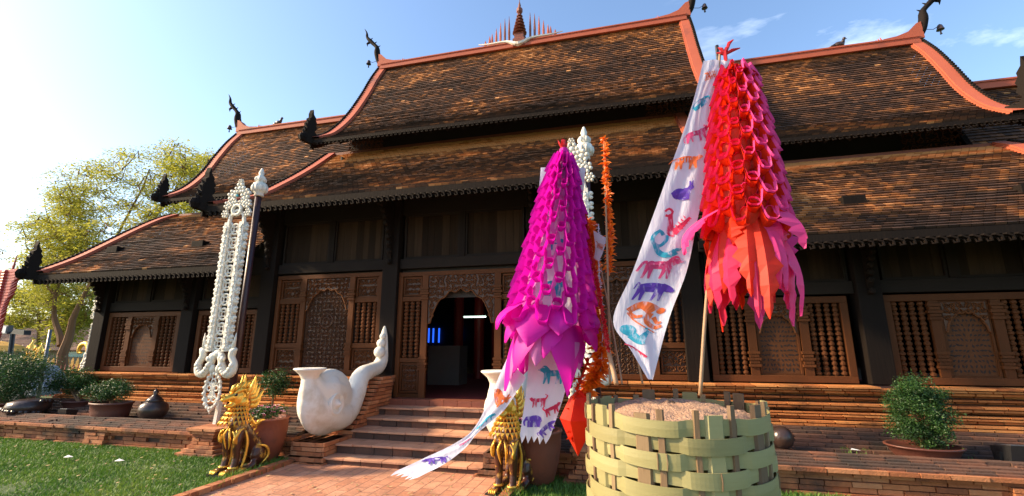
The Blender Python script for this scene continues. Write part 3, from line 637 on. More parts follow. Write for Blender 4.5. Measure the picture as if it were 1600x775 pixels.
# clerestory walls + pierced end panels
def clere(x0, x1, z0, z1, y=10.5):
    b = MB(); b.box(x0, x1, y, 13.9, z0, z1); o = b.build('clerestory_wall', M['back'], T)
    for (a, c) in ((x0 + .02, x0 + 1.1), (x1 - 1.1, x1 - .02)):
        if c > x1 or a < x0: continue
        cm = carving(c - a, z1 - z0 - .25, y - .16, (a + c) / 2, (z0 + z1) / 2 + .02, .15, th=.010); cm.build('fretwork', M['carve'], o)
clere(-7.35, 1.75, 6.6, 7.45); clere(-12.1, -7.5, 5.3, 6.2); clere(1.9, 6.7, 5.3, 6.2)
# gable walls
def gable(x, lo, up):
    out = [(p[0] + .12, p[1] - .12) for p in lo if p[0] > 7.9] + [(p[0] + .12, p[1] - .12) for p in up if p[0] > 10.3]
    out = [(8.0, 1.0)] + out; full = out + [(24.4 - a, c) for a, c in reversed(out)]
    b = MB(); b.prism(full, lambda a, c, d_: (x + d_, a, c), -.05, .05); b.build('gable_wall', M['dark'], T)
gable(-7.3, MLO, MUP); gable(1.72, MLO, MUP); gable(-11.85, SLO, SUP); gable(6.65, SLO, SUP)

# --- roof finials
def chofa(x, z, side):
    """horn finial at a ridge end, curving out along the ridge"""
    k = side; pts = [(x + .02 * k, z - .15), (x - .12 * k, z + .10), (x - .20 * k, z + .42), (x - .22 * k, z + .62), (x - .42 * k, z + .85), (x - .62 * k, z + 1.08), (x - .66 * k, z + 1.28), (x - .76 * k, z + 1.46)]
    P_ = polyline([(a, 12.2, c) for a, c in pts], 28); b = MB(); b.tube(P_, [.07, .13, .14, .11, .085, .10, .06, .035, .008], 8, None, (1, .7), (0, 1, 0))
    b.tube([(x - .50 * k, 12.2, z + .90), (x - .62 * k, 12.2, z + .84), (x - .60 * k, 12.2, z + .74)], [.05, .035, .006], 6)
    for t in (12, 15, 18): b.tube([P_[t], P_[t] + Vector((.12 * k, 0, .07))], [.035, .006], 5)
    o = b.build('ridge_finial', M['dark'], T, True)
    q = MB(); q.tube([(x - .15 * k, 12.2, z + .12), (x - .36 * k, 12.2, z + .08), (x - .5 * k, 12.2, z + .16)], .009, 4); q.lathe([(.01, .1), (.05, .06), (.07, -.02), (.085, -.06), (.01, -.07)], 8, (x - .5 * k, 12.2, z + .1)); q.tube([(x - .5 * k, 12.2, z + .04), (x - .5 * k, 12.2, z - .08)], [.01, .03], 4)
    q.build('bell', M['urn'], o)
chofa(-7.62, 10.95, 1); chofa(2.06, 10.95, -1); chofa(-13.12, 9.24, 1); chofa(7.38, 9.24, -1)
def naga(x, y, z, s=1.0, side=1):
    """flame-tailed eave finial standing at the foot of a verge"""
    f = lambda a, c, d_: (x + d_ - side * a * .55 * s, y - a * .6 * s, z + c * s)
    body = [(-.45, -.10), (-.30, .16), (-.05, .12), (.05, .26), (-.04, .40), (.02, .52), (-.02, .62), (.06, .74), (.05, .84), (.16, .98), (.20, 1.20), (.26, 1.02), (.25, .86), (.34, .80), (.33, .66), (.42, .58), (.40, .44), (.44, .30), (.36, .18), (.50, .12), (.66, .02), (.62, -.12), (.50, -.22), (.2, -.28), (-.2, -.24)]
    b = MB(); b.prism(body, f, -.055, .055)
    for i in range(4): b.tube([f(.42 - .05 * i, .12 + .16 * i, 0), f(.55 - .05 * i, .26 + .16 * i, 0)], [.05, .008], 5)
    b.ell(f(.48, -.06, 0), (.09, .13, .13), 8)
    b.build('eave_finial', M['dark'], T)
naga(-8.0, 6.98, 4.40, .62); naga(-7.72, 9.40, 6.92, .64); naga(-12.4, 9.42, 5.68, .58); naga(-12.4, 6.95, 3.16, .58); naga(7.05, 9.40, 5.75, .8, -1); naga(1.5, 6.98, 4.42, .6, -1)
# ridge spire with its row of tiered parasols
sp = MB(); cx, cz = -2.84, 10.90
sp.lathe([(.26, -.25), (.26, .0), (.2, .05), (.2, .2), (.24, .22), (.1, .28)], 4, (cx, 12.2, cz), Matrix.Rotation(PI / 4, 3, 'Z'))
for k in range(6): q = .20 - .022 * k; sp.lathe([(q, .28 + k * .12), (q * 1.15, .30 + k * .12), (q * .6, .38 + k * .12)], 10, (cx, 12.2, cz))
sp.lathe([(.05, 1.0), (.10, 1.06), (.10, 1.16), (.04, 1.25), (.045, 1.3), (.015, 1.42), (.005, 1.58)], 8, (cx, 12.2, cz)); spo = sp.build('ridge_spire', M['terra'], T)
for i, h in enumerate((.20, .34, .42, .62, .80, .92, .98)):
    for s_ in (1, -1):
        x = cx + s_ * (1.12 - i * .14 + (.06 if i > 1 else 0)); b = MB(); b.lathe([(.045, 0), (.05, .06), (.035, .08), (.038, h * .4), (.024, h * .7), (.004, h)], 6, (x, 12.2, cz + (0.0 if i > 2 else .03))); b.build('spirelet', M['salmon'] if i < 5 else M['terra'], spo)
b = MB(); b.tube(polyline([(cx - 1.35, 12.2, cz + .12), (cx - 1.0, 12.14, cz + .04), (cx - .4, 12.08, cz - .02), (cx, 12.02, cz - .20), (cx + .4, 12.08, cz - .02), (cx + 1.0, 12.14, cz + .04), (cx + 1.35, 12.2, cz + .12)], 24), [.015, .03, .045, .08, .045, .03, .015], 6); b.build('garland_moulding', M['cream'], spo)

# ================================================================ OBJECTS
# ---------- white scroll balustrades (jar-necked spiral with a beaded tail)
def scroll(xc, label):
    e = empty('scroll_balustrade', (xc, 6.4, .33), label, 'scroll statue', 'white scrolls flanking the stairs')
    b = MB(); V = lambda y, z: (xc, y, z)
    b.ell(V(6.28, .79), (.20, .58, .48), 24); b.tube(polyline([V(5.86, 1.16), V(5.98, 1.02), V(6.2, .95), V(6.5, .9)], 10), [.11, .17, .26, .2], 14, None, (1, 1), (1, 0, 0))
    b.tube(polyline([V(5.83, 1.20), V(5.83, 1.08), V(5.88, .92), V(5.98, .72), V(6.25, .60), V(6.70, .56), V(6.98, .82), V(7.15, 1.10), V(7.45, 1.18), V(7.70, 1.24), V(7.84, 1.42), V(7.87, 1.62), V(7.85, 1.80), V(7.86, 1.98)], 60),
           [.105, .11, .17, .22, .24, .22, .18, .15, .13, .125, .11, .10, .075, .03], 16, None, (1, 1), (1, 0, 0))
    o = b.build('body', M['white'], e, True); remesh(o, .022, 3)
    b = MB(); b.lathe([(.10, -.16), (.105, -.07), (.14, .0), (.205, .055), (.225, .075), (.21, .088), (.15, .07), (.11, .01), (.09, -.06)], 28, V(5.83, 1.21)); b.build('lip', M['white'], e, True)
    for s_ in (1, -1):
        Mx = Matrix.Rotation(PI / 2, 3, 'Y'); b = MB()
        b.lathe([(.155, -.05), (.165, .01), (.15, .035), (.125, .02), (.115, .0), (.075, .0), (.06, .02), (.04, .04), (.035, .06), (.016, .08), (.004, .085)], 24, (xc + s_ * .218, 6.20, .77), Mx if s_ == 1 else Matrix.Rotation(-PI / 2, 3, 'Y')); b.build('spiral_disc', M['white'], e, True)
    b = MB()
    for (y, z, q) in ((7.68, 1.50, .105), (7.72, 1.655, .085), (7.76, 1.78, .06)): b.ell((xc + .02, y, z), q, 14)
    b.build('beads', M['white'], e, True)
scroll(-4.46, 'large white spiral scroll with jar neck and beaded tail left of the stairs')
scroll(-1.66, 'large white spiral scroll half hidden behind the magenta paper flag')

# ---------- guardian lions
def lion(x, y, rz, label):
    e = empty('guardian_lion', (x, y, 0), label, 'lion statue', 'gilded guardian lions flanking the path', rz)
    bd = MB()
    bd.tube([(0, .02, .80), (0, -.02, .66), (0, .06, .50), (0, .22, .34), (0, .36, .22)], [.09, .135, .15, .135, .12], 14)
    for s_ in (1, -1):
        bd.tube([(s_ * .095, -.02, .62), (s_ * .11, -.08, .42), (s_ * .105, -.06, .22), (s_ * .10, -.09, .06)], [.075, .065, .05, .05], 10)
        bd.tube([(s_ * .10, -.06, .055), (s_ * .10, -.20, .045)], [.055, .05], 8)
        bd.ell((s_ * .12, .30, .20), (.08, .14, .15), 12)
        bd.tube([(s_ * .15, .22, .10), (s_ * .15, .12, .05), (s_ * .15, .02, .045)], [.06, .05, .045], 8)
    bd.tube([(0, .02, .72), (0, -.03, .90)], [.11, .10], 12)
    o = bd.build('body', M['lacq'], e, True, local=True); remesh(o, .014, 3)
    b = MB(); b.box(-.20, .20, -.26, .46, 0, .03, .4); b.build('base', M['black'], e, local=True)
    # head
    h = MB(); h.ell((0, -.06, .99), (.105, .13, .115), 14)
    h.tube([(0, -.10, 1.01), (0, -.24, 1.00), (0, -.32, .97)], [.09, .065, .025], 10, sq=(.75, 1)); h.tube([(0, -.08, .92), (0, -.20, .885), (0, -.26, .90)], [.07, .045, .02], 10, sq=(.7, 1))
    h.tube([(0, -.28, .99), (0, -.31, 1.03), (0, -.28, 1.06)], [.03, .025, .008], 6)
    for s_ in (1, -1):
        h.tube([(s_ * .06, -.16, 1.06), (s_ * .08, -.08, 1.10), (s_ * .10, .0, 1.10)], [.02, .032, .012], 6)
        h.ell((s_ * .085, -.02, .93), (.05, .07, .07), 8)
    ho = h.build('head', M['gold'], e, True, local=True); remesh(ho, .010, 1)
    b = MB()
    for s_ in (1, -1): b.ell((s_ * .075, -.155, 1.035), (.02, .024, .02), 8)
    b.build('eyes', M['black'], ho, True, local=True)
    # mane
    m = MB()
    for k in range(6):
        a = lerp(-.1, 1.5, k / 5)
        for s_ in ((1, -1) if k else (0,)):
            rr = .10; c = Vector((s_ * .07, .03, .98)); an = PI / 2 - a * 1.0
            d = Vector((s_ * .35, math.cos(an) * 1.0, math.sin(an))); d.normalize(); L = .15 + .03 * math.sin(k * 2)
            st_ = c + Vector((s_ * .02, math.cos(an) * rr * .5, math.sin(an) * rr - .02 * k))
            m.tube(polyline([st_, st_ + d * L * .5 + Vector((0, 0, -.02)), st_ + d * L + Vector((0, .01, .075))], 6), [.05, .052, .045, .028, .004], 6, None, (.5, 1), (1, 0, 0))
    for k in range(5): m.tube([(0, -.17 + .06 * k, 1.07 + .01 * k), (0, -.15 + .075 * k, 1.14 + .014 * k), (0, -.09 + .085 * k, 1.19 + .012 * (2 - abs(k - 2)))], [.035, .028, .004], 6)
    m.build('mane', M['gold'], e, True, local=True)
    # scaled bib
    s = MB()
    for j in range(5):
        z = .90 - j * .055; q = .105 + .022 * j
        for i in range(13):
            a = -PI / 2 + (i - 6) * .33 + (j % 2) * .16; c = Vector((q * math.cos(a) * .95, -.015 - .018 * j + q * math.sin(a) * .95, z))
            s.add([c + Vector((-math.sin(a) * .028, math.cos(a) * .028, .02)), c + Vector((math.sin(a) * .028, -math.cos(a) * .028, .02)), c + Vector((math.cos(a) * .02, math.sin(a) * .02, -.05)), c + Vector((math.cos(a) * .035, math.sin(a) * .035, -.01))], [(0, 3, 1), (0, 2, 3), (3, 2, 1)])
    s.build('scaled_bib', M['gold'], e, local=True)
    # shoulder and leg ornaments, back ridge, tail, claws
    r_ = MB()
    for s_ in (1, -1):
        for k in range(4):
            r_.tube(polyline([(s_ * (.155 - .012 * k), -.02 - .05 * k, .60 - .01 * k), (s_ * .165, -.10 - .02 * k, .56 - .02 * k), (s_ * .15, -.125 - .012 * k, .46 - .012 * k), (s_ * .155, -.08, .40)], 8), [.012, .02, .016, .005], 6)
        r_.tube(polyline([(s_ * .155, .0, .56), (s_ * .165, .045, .40), (s_ * .15, .04, .2), (s_ * .14, .0, .06)], 10), [.014, .024, .02, .014], 6)
        r_.tube(polyline([(s_ * .02, -.15, .60), (s_ * .06, -.17, .50), (s_ * .05, -.15, .40), (s_ * .03, -.14, .33)], 8), [.01, .02, .014, .004], 6)
        r_.tube(polyline([(s_ * .17, .22, .34), (s_ * .205, .34, .30), (s_ * .20, .40, .18), (s_ * .19, .30, .08)], 8), [.008, .02, .022, .008], 6)
        r_.tube([(s_ * .1, .46, .06), (s_ * .1, .40, .16), (s_ * .12, .46, .26)], [.02, .03, .005], 6)
    for k in range(5): r_.tube([(0, .14 + .035 * k, .62 - .07 * k), (0, .24 + .035 * k, .70 - .075 * k)], [.035, .006], 6)
    r_.build('ornaments', M['gold'], e, True, local=True)
    t = MB(); t.tube(polyline([(0, .42, .18), (0, .50, .30), (.0, .52, .48), (0, .45, .60), (0, .34, .63), (0, .28, .56)], 18), [.028, .034, .032, .03, .026, .02], 8)
    t.tube([(0, .50, .30), (0, .62, .38), (0, .56, .50)], [.03, .04, .004], 6); t.tube([(0, .34, .60), (0, .24, .60), (0, .17, .74)], [.03, .035, .004], 6)
    t.build('tail', M['gold'], e, True, local=True)
    c = MB()
    for s_ in (1, -1):
        for fx, fy in ((.10, -.21), (.15, .0)):
            for k in range(4): c.tube([(s_ * fx + (k - 1.5) * .025, fy + .03, .075), (s_ * fx + (k - 1.5) * .026, fy - .03, .06), (s_ * fx + (k - 1.5) * .026, fy - .06, .035)], [.012, .016, .004], 5)
        c.torus((s_ * .10, -.09, .10), .055, .014)
    c.build('claws', M['gold'], e, True, local=True); e.scale = (.86, .90, .95)
lion(-5.04, 5.27, R(-8), 'gilded guardian lion with flame mane on the lawn edge left of the path')
lion(-1.40, 5.38, R(-14), 'gilded guardian lion facing forward under the magenta paper flag')

# ---------- carved white standing banners
def tung(x, y, ztop, z0, label, lean=0, sc=1.0):
    e = empty('carved_banner', (x, y, z0), label, 'carved banner', 'white carved banners along the terrace')
    X = lambda a, z, d=0: (x + a * sc + lean * (z - z0) / (ztop - z0), y + d, z)
    zl, zh = z0 + 1.12, ztop - .95        # lattice panel
    po = MB(); po.tube([X(.17, z0 - .1, .22), X(.17, ztop - .40, .22)], .055 * sc, 12); po.build('pole', M['plum'], e, True)
    f = MB(); f.lathe([(.07, -.42), (.085, -.40), (.075, -.36), (.11, -.33), (.13, -.26), (.115, -.18), (.06, -.15), (.09, -.12), (.085, -.06), (.04, -.02), (.05, .03), (.015, .12)], 12, X(.17, ztop, .22))
    for k in range(10): a = k * .628; f.ell(Vector(X(.17, ztop - .27, .22)) + Vector((.115 * math.cos(a), .115 * math.sin(a), 0)), (.03, .03, .07), 6)
    for k in range(6): a = k * 1.05; f.ell(Vector(X(.17, ztop - .1, .22)) + Vector((.075 * math.cos(a), .075 * math.sin(a), 0)), (.03, .03, .05), 6)
    f.build('lotus_finial', M['cream'], e, True)
    st_ = MB()
    for s_ in (-.165, .165): st_.box(X(s_, 0)[0], X(s_, 0)[0] + .001, 0, 0, 0, 0)
    st_ = MB()
    for s_ in (-1, 1):
        p0, p1 = Vector(X(s_ * .155, zl)), Vector(X(s_ * .155, zh)); st_.obb((p0 + p1) / 2, (.048 * sc, 0, 0), (0, .05, 0), (p1 - p0) / 2)
    st_.tube([X(.155, zh), X(.14, zh + .12), X(.06, zh + .2), X(0, zh + .22), X(-.06, zh + .2), X(-.14, zh + .12), X(-.155, zh)], .035 * sc, 6)
    nst = int((zh - zl) / .085)
    for i in range(nst):
        for s_ in (-1, 1): st_.ell(X(s_ * (.15 + .012 * (i % 2)), zl + .05 + i * .085, -.05), (.03 * sc, .02, .032), 6); st_.ell(X(s_ * (.175 - .02 * (i % 2)), zl + .09 + i * .085, -.045), (.018 * sc, .02, .02), 5)
    st_.build('stiles', M['cream'], e)
    l = MB(); n = max(4, round((zh - zl) / .24))
    for i in range(n):
        c = Vector(X(0, zl + (i + .5) * (zh - zl) / n)); l.torus(c, .092 * sc, .02, Matrix.Rotation(PI / 2, 3, 'X'), 14, 5); l.torus(c, .04 * sc, .012, Matrix.Rotation(PI / 2, 3, 'X'), 10, 5)
        for q in range(4):
            a = PI / 4 + q * PI / 2; dv = Vector((math.cos(a), 0, math.sin(a))); l.tube([c + dv * .05 * sc, c + dv * .155 * sc], [.016, .03], 5); l.ell(c + dv * .06 * sc, .02, 6)
    l.build('lattice', M['cream'], e)
    n = max(6, round((zh - zl) / .155))
    for s_ in (-1, 1):
        bs = MB()
        for i in range(n):
            c = Vector(X(s_ * .205, zl + .05 + i * (zh - zl) / n)); bs.ell(c, (.04, .045, .055), 7); bs.ell(c + Vector((s_ * .03, 0, .03)), (.04, .035, .035), 6); bs.ell(c + Vector((s_ * .03, 0, -.03)), (.038, .03, .03), 6)
        bs.build('edge_bosses', M['cream'], e)
    cr = MB(); cc = zh + .30
    for (a, zz, q) in ((0, .32, .10), (-.14, .20, .10), (.14, .20, .10), (-.20, .02, .085), (.20, .02, .085), (-.24, -.14, .07), (.24, -.14, .07), (-.1, .06, .08), (.1, .06, .08), (0, .44, .05)):
        c = Vector(X(a, cc + zz, -.01)); cr.ell(c, (q * .5, .05, q * .5), 8)
        for k in range(6): an = k * 1.047 + a * 9; cr.ell(c + Vector((math.cos(an) * q * .75, -.015, math.sin(an) * q * .75)), (q * .36, .035, q * .36), 6)
    cr.torus(X(0, cc - .08, -.03), .09, .03, Matrix.Rotation(PI / 2, 3, 'X')); cr.build('crest', M['cream'], e, True)
    gj = MB(); gj.ell(X(0, cc + .17, -.07), .022, 8); gj.build('glass_jewel', M['blue_j'], e, True)
    nb = MB()
    for s_ in (-1, 1):
        P_ = polyline([X(s_ * .05, zl - .02), X(s_ * .12, zl - .22), X(s_ * .22, zl - .36), X(s_ * .33, zl - .34), X(s_ * .355, zl - .20), X(s_ * .29, zl - .09), X(s_ * .30, zl + .0), X(s_ * .36, zl + .04)], 20)
        nb.tube(P_, [.045, .055, .06, .062, .06, .05, .055, .06, .025], 8)
        for k, zz in enumerate((.06, .12, .2)): nb.tube([X(s_ * .30, zl - .02 + .03 * k), X(s_ * (.27 + .02 * k), zl + .10 + .05 * k), X(s_ * (.30 + .01 * k), zl + .16 + .07 * k)], [.03, .022, .004], 6)
        nb.ell(X(s_ * .09, zl - .1), (.07, .06, .09), 8); nb.ell(X(s_ * .06, zl - .28), (.05, .05, .08), 8); nb.ell(X(s_ * .14, zl - .12, -.03), (.05, .04, .05), 6)
    for s_ in (-1, 1):
        for k in range(0, 15, 2): nb.ell(Vector(X(s_ * (.12 + .016 * k), zl - .22 - .13 * math.sin(k / 14 * PI), -.05)), (.045, .03, .04), 6)
    nb.ell(X(0, zl - .04), (.10, .06, .07), 8); nb.build('serpent_heads', M['cream'], e, True)
    pd = MB(); zc = zl - .62
    o2 = [X(.15 * math.sin(t) * (1 if abs(t) < 9 else 1), zc + .27 * math.cos(t) - (.05 if abs(t - PI) < .1 else 0)) for t in [i * PI / 10 for i in range(21)]]; pd.tube(o2, .022, 6)
    for i, (a, zz) in enumerate(((0, .14), (-.07, .04), (.07, .04), (0, -.05), (-.05, -.13), (.05, -.13), (0, .22))): pd.torus(X(a, zc + zz), .042, .014, Matrix.Rotation(PI / 2, 3, 'X'), 10, 5)
    [pd.ell(X(.15 * math.sin(t) * 1.08, zc + .27 * math.cos(t), -.01), (.03, .03, .03), 6) for t in [i * PI / 9 for i in range(18)]]; [pd.tube([X(-.1 + .05 * i, zc - .12, 0), X(.1 - .05 * i, zc + .14, 0)], .012, 5) for i in range(5)]; pd.tube([X(0, zc - .27), X(0, zc - .36)], [.03, .004], 6); pd.build('pendant', M['cream'], e)
    sp_ = MB(); sp_.obb(X(.06, z0 + .12, .1), (.03, 0, 0), (0, .03, 0), (0.02, 0, .22)); sp_.build('foot_post', M['cream'], e)
    return e
M['blue_j'] = mk('blue_glass_bead', [(.02, .3, .4), (.05, .45, .55)], .15, bump=0)
tung(-6.58, 6.25, 4.66, .40, 'tall white carved banner with flower crest on the left brick pier', lean=.06)
tung(-.62, 6.25, 4.75, .40, 'white carved banner on a pole behind the magenta paper flag', lean=-.06)
_c = at(147, 525, 8.3); tung(_c.x, 8.3, 3.1, .30, 'distant thin white carved banner behind the left corner column of the hall', sc=.42)

# ---------- red carved post at far left
_p = at(12, 440, 9.2); RX = _p.x
e = empty('red_carved_post', (RX, 9.2, -.2), 'red carved post with flame shapes at the left edge', 'post')
b = MB(); b.tube([(RX, 9.2, -.2), ((RX + .02), 9.2, 3.75)], [.12, .10, .09], 8); b.tube([(RX + .08, 9.2, 3.7), (RX + .14, 9.2, 4.25)], [.04, .01], 6)
b.build('shaft', M['redpaint'], e)
b = MB()
for k in range(26):
    z = 1.6 + .085 * k
    for s_ in (1, -1): q = .34 + .40 * max(0, (k - 10) / 16) + random.uniform(-.05, .05); b.tube([((RX + .02) + s_ * .06, 9.15, z), ((RX + .02) + s_ * q * .7, 9.12, z + .02), ((RX + .02) + s_ * q, 9.12, z + .13)], [.07, .065, .012], 6)
    b.ell(((RX + .02), 9.1, z), (.12, .08, .07), 6)
b.build('flames', M['redpaint'], e)

# ---------- pots, urns, plants
def foliage(mb, c, rad, n, size, shape=None, clumps=0, spread=.30):
    """leaf quads scattered near the surface of an uneven clumped volume"""
    cl = []
    for k in range(clumps or 40):
        d = Vector((random.gauss(0, 1), random.gauss(0, 1), random.gauss(0, 1))).normalized(); d = Vector([math.copysign(abs(x_) ** .8, x_) for x_ in d]) * random.uniform(.5, 1)
        cl.append((Vector((c[0] + d.x * rad[0], c[1] + d.y * rad[1], c[2] + d.z * rad[2])), random.random()))
    for i in range(n):
        q, s_ = random.choice(cl); k = min(rad) * spread
        p = q + Vector((random.gauss(0, k), random.gauss(0, k), random.gauss(0, k * .8)))
        a = Vector((random.gauss(0, 1), random.gauss(0, 1), random.gauss(0, .6))).normalized(); bb = a.cross(Vector((random.gauss(0, 1), random.gauss(0, 1), random.gauss(0, 1)))).normalized()
        z = size * random.uniform(.6, 1.3); mb.add([p - a * z, p + bb * z * .45, p + a * z, p - bb * z * .45], [(0, 1, 2, 3)], max(0, min(1, s_ * .6 + random.random() * .4)))
def pot_shape(mb, c, rt, rb, h, oval=1.0):
    k = len(mb.v); mb.lathe([(rb * .9, 0), (rb, .02), (lerp(rb, rt, .6), h * .5), (rt, h * .88), (rt * 1.06, h * .9), (rt * 1.07, h), (rt * .97, h), (rt * .94, h * .88), (.01, h * .86)], 24, (0, 0, 0))
    for i in range(k, len(mb.v)): v = mb.v[i]; mb.v[i] = (v[0] * oval + c[0], v[1] + c[1], v[2] + c[2])
def potted(name, c, rt, rb, h, oval, fr, fc, n, size, label, group=None, branches=5, clumps=40, spread=.3):
    e = empty(name, c, label, 'potted plant', group)
    b = MB(); pot_shape(b, c, rt, rb, h, oval); b.build('pot', M['potbrown'], e, True)
    b = MB()
    for k in range(branches):
        d = Vector((random.uniform(-.7, .7) * fr[0], random.uniform(-.6, .6) * fr[1], random.uniform(0, .5) * fr[2])); f_ = Vector(fc)
        b.tube(polyline([(c[0] + d.x * .1, c[1], c[2] + h * .8), f_ + d * .4 - Vector((0, 0, fr[2] * .6)), f_ + d], 6), [.022, .014, .006], 5)
    b.build('stems', M['bark'], e)
    b = MB(); foliage(b, fc, fr, n, size, clumps=clumps, spread=spread); b.build('foliage', M['leaf'], e); return e
potted('potted_shrub', (3.28, 6.72, .30), .29, .22, .17, 1.25, (.30, .28, .40), (3.30, 6.72, .84), 26000, .0125, 'dense rounded topiary bush in a low brown pot on the right terrace', branches=8, clumps=220, spread=.14)
potted('potted_shrub', (-9.22, 6.66, .30), .27, .235, .31, 1.35, (.46, .28, .15), (-9.34, 6.68, .80), 9000, .015, 'flat topped bonsai in an oval brown pot beside the round urn', branches=6, clumps=60)
potted('potted_shrub', (-11.0, 7.3, .30), .24, .19, .22, 1.3, (.46, .3, .24), (-11.55, 7.5, .90), 9000, .018, 'low bonsai in a brown pot near the left end of the plinth', branches=5)
potted('potted_shrub', (-12.2, 6.75, .30), .34, .26, .22, 1.6, (1.05, .42, .50), (-12.5, 6.9, .98), 22000, .02, 'broad dark bonsai in a long brown pot at the left edge', branches=8, clumps=80)
e_ = empty('shrub', (-5.85, 6.9, .3), 'small dark shrub behind the left lion and white banner', 'shrub')
b = MB(); foliage(b, (-6.05, 7.0, .98), (.22, .2, .20), 2200, .022); b.build('foliage', M['leaf'], e_); b = MB(); b.tube([(-6.05, 7.0, .3), (-6.05, 7.0, .95)], [.03, .015], 6); b.build('trunk', M['bark'], e_); b = MB(); pot_shape(b, (-6.05, 7.0, .3), .16, .12, .2); b.build('pot', M['potbrown'], e_, True)
e_.location = (-5.85, 6.9, .3)

def urn(x, y, s, label, point=True):
    e = empty('urn', (x, y, .30), label, 'urn'); b = MB()
    b.lathe([(.10, 0), (.12, .02), (.20, .10), (.235, .20), (.21, .29), (.12, .35), (.10, .36)] if point else [(.14, 0), (.27, .06), (.34, .16), (.30, .26), (.16, .31), (.05, .32)], 20, (x, y, .30)); b.build('bowl', M['urn'], e, True)
    if point:
        b = MB(); b.lathe([(.13, .34), (.14, .36), (.10, .40), (.05, .44), (.03, .47), (.045, .50), (.005, .56)], 14, (x, y, .30)); b.build('lid', M['urn'], e, True)
    else:
        b = MB()
        for k in range(26): an = k * 2.4; zz = .08 + .2 * ((k * .618) % 1); q_ = .335 - abs(zz - .16) * .45; b.ell((x + q_ * math.cos(an), y + q_ * math.sin(an), .30 + zz), (.05, .05, .035), 7)
        b.build('carved_knobs', M['urn'], e, True)
urn(-8.26, 6.68, 1, 'round dark glazed urn with pointed lid on the left terrace wall')
urn(-11.25, 6.62, 1, 'squat dark carved urn on the terrace wall near the left edge', False)
c = at(1222, 690, 6.8); e = empty('stone_ball', (c.x, 6.8, .3), 'dark carved stone ball on the terrace just right of the basket', 'stone ball')
b = MB(); b.ell((c.x, 6.8, .47), .14, 16); b.build('ball', M['urn'], e, True); b = MB(); b.lathe([(.13, 0), (.14, .02), (.09, .05)], 14, (c.x, 6.8, .3)); b.build('foot', M['urn'], e, True)

def flowerpot(x, y, label, tall=.60):
    e = empty('flower_pot', (x, y, 0), label, 'flower pot', 'tall terracotta flower pots'); b = MB()
    b.lathe([(.19, 0), (.215, .03), (.275, .22), (.31, .42), (.315, tall - .03), (.33, tall - .015), (.325, tall), (.28, tall), (.27, tall - .06), (.01, tall - .07)], 28, (x, y, 0)); b.build('pot', M['terra'], e, True)
    b = MB(); foliage(b, (x, y, tall + .07), (.24, .24, .09), 1500, .018); b.build('leaves', M['leaf'], e)
    for k in range(60):
        b = MB(); a = random.random() * 6.28; q = random.random() ** .5 * .27; c = Vector((x + q * math.cos(a), y + q * math.sin(a), tall + .13 + random.uniform(-.05, .05) - q * .1)); r0 = random.random()
        for j in range(5): an = j * 1.257; b.add([c, c + Vector((math.cos(an - .5) * .018, math.sin(an - .5) * .018, .006)), c + Vector((math.cos(an) * .026, math.sin(an) * .026, .0)), c + Vector((math.cos(an + .5) * .018, math.sin(an + .5) * .018, .006))], [(0, 1, 2, 3)], r0)
        b.build('flower', M['petal'], e)
flowerpot(-5.16, 5.86, 'tall terracotta pot of pink flowers behind the left lion')
flowerpot(-1.18, 5.86, 'tall terracotta pot of pink flowers behind the right lion')

# spotlights
def spot(c, s, label, rz=0):
    e = empty('floodlight', c, label, 'floodlight'); b = MB(); c = Vector(c)
    b.prism([(-.10 * s, .04), (.10 * s, .04), (.13 * s, .12 * s + .04), (-.13 * s, .16 * s + .04)], lambda a, z, d: (c.x + d, c.y + a, c.z + z), -.13 * s, .13 * s); b.build('housing', M['black'], e)
    b = MB(); b.prism([(-.10 * s, .155 * s + .045), (.10 * s, .125 * s + .045), (.10 * s, .13 * s + .05), (-.10 * s, .16 * s + .05)], lambda a, z, d: (c.x + d, c.y + a, c.z + z), -.11 * s, .11 * s); b.build('lens', M['metal'], e)
    b = MB(); b.box(c.x - .15 * s, c.x - .132 * s, c.y - .02, c.y + .02, c.z, c.z + .12 * s); b.box(c.x + .132 * s, c.x + .15 * s, c.y - .02, c.y + .02, c.z, c.z + .12 * s); b.box(c.x - .132 * s, c.x + .132 * s, c.y - .03, c.y + .03, c.z + .001, c.z + .012); b.build('bracket', M['black'], e)
spot((4.12, 6.62, .30), 1.25, 'black floodlight on the right terrace at the right edge')
spot((-10.2, 6.62, .30), .8, 'small black floodlight on the left terrace wall')

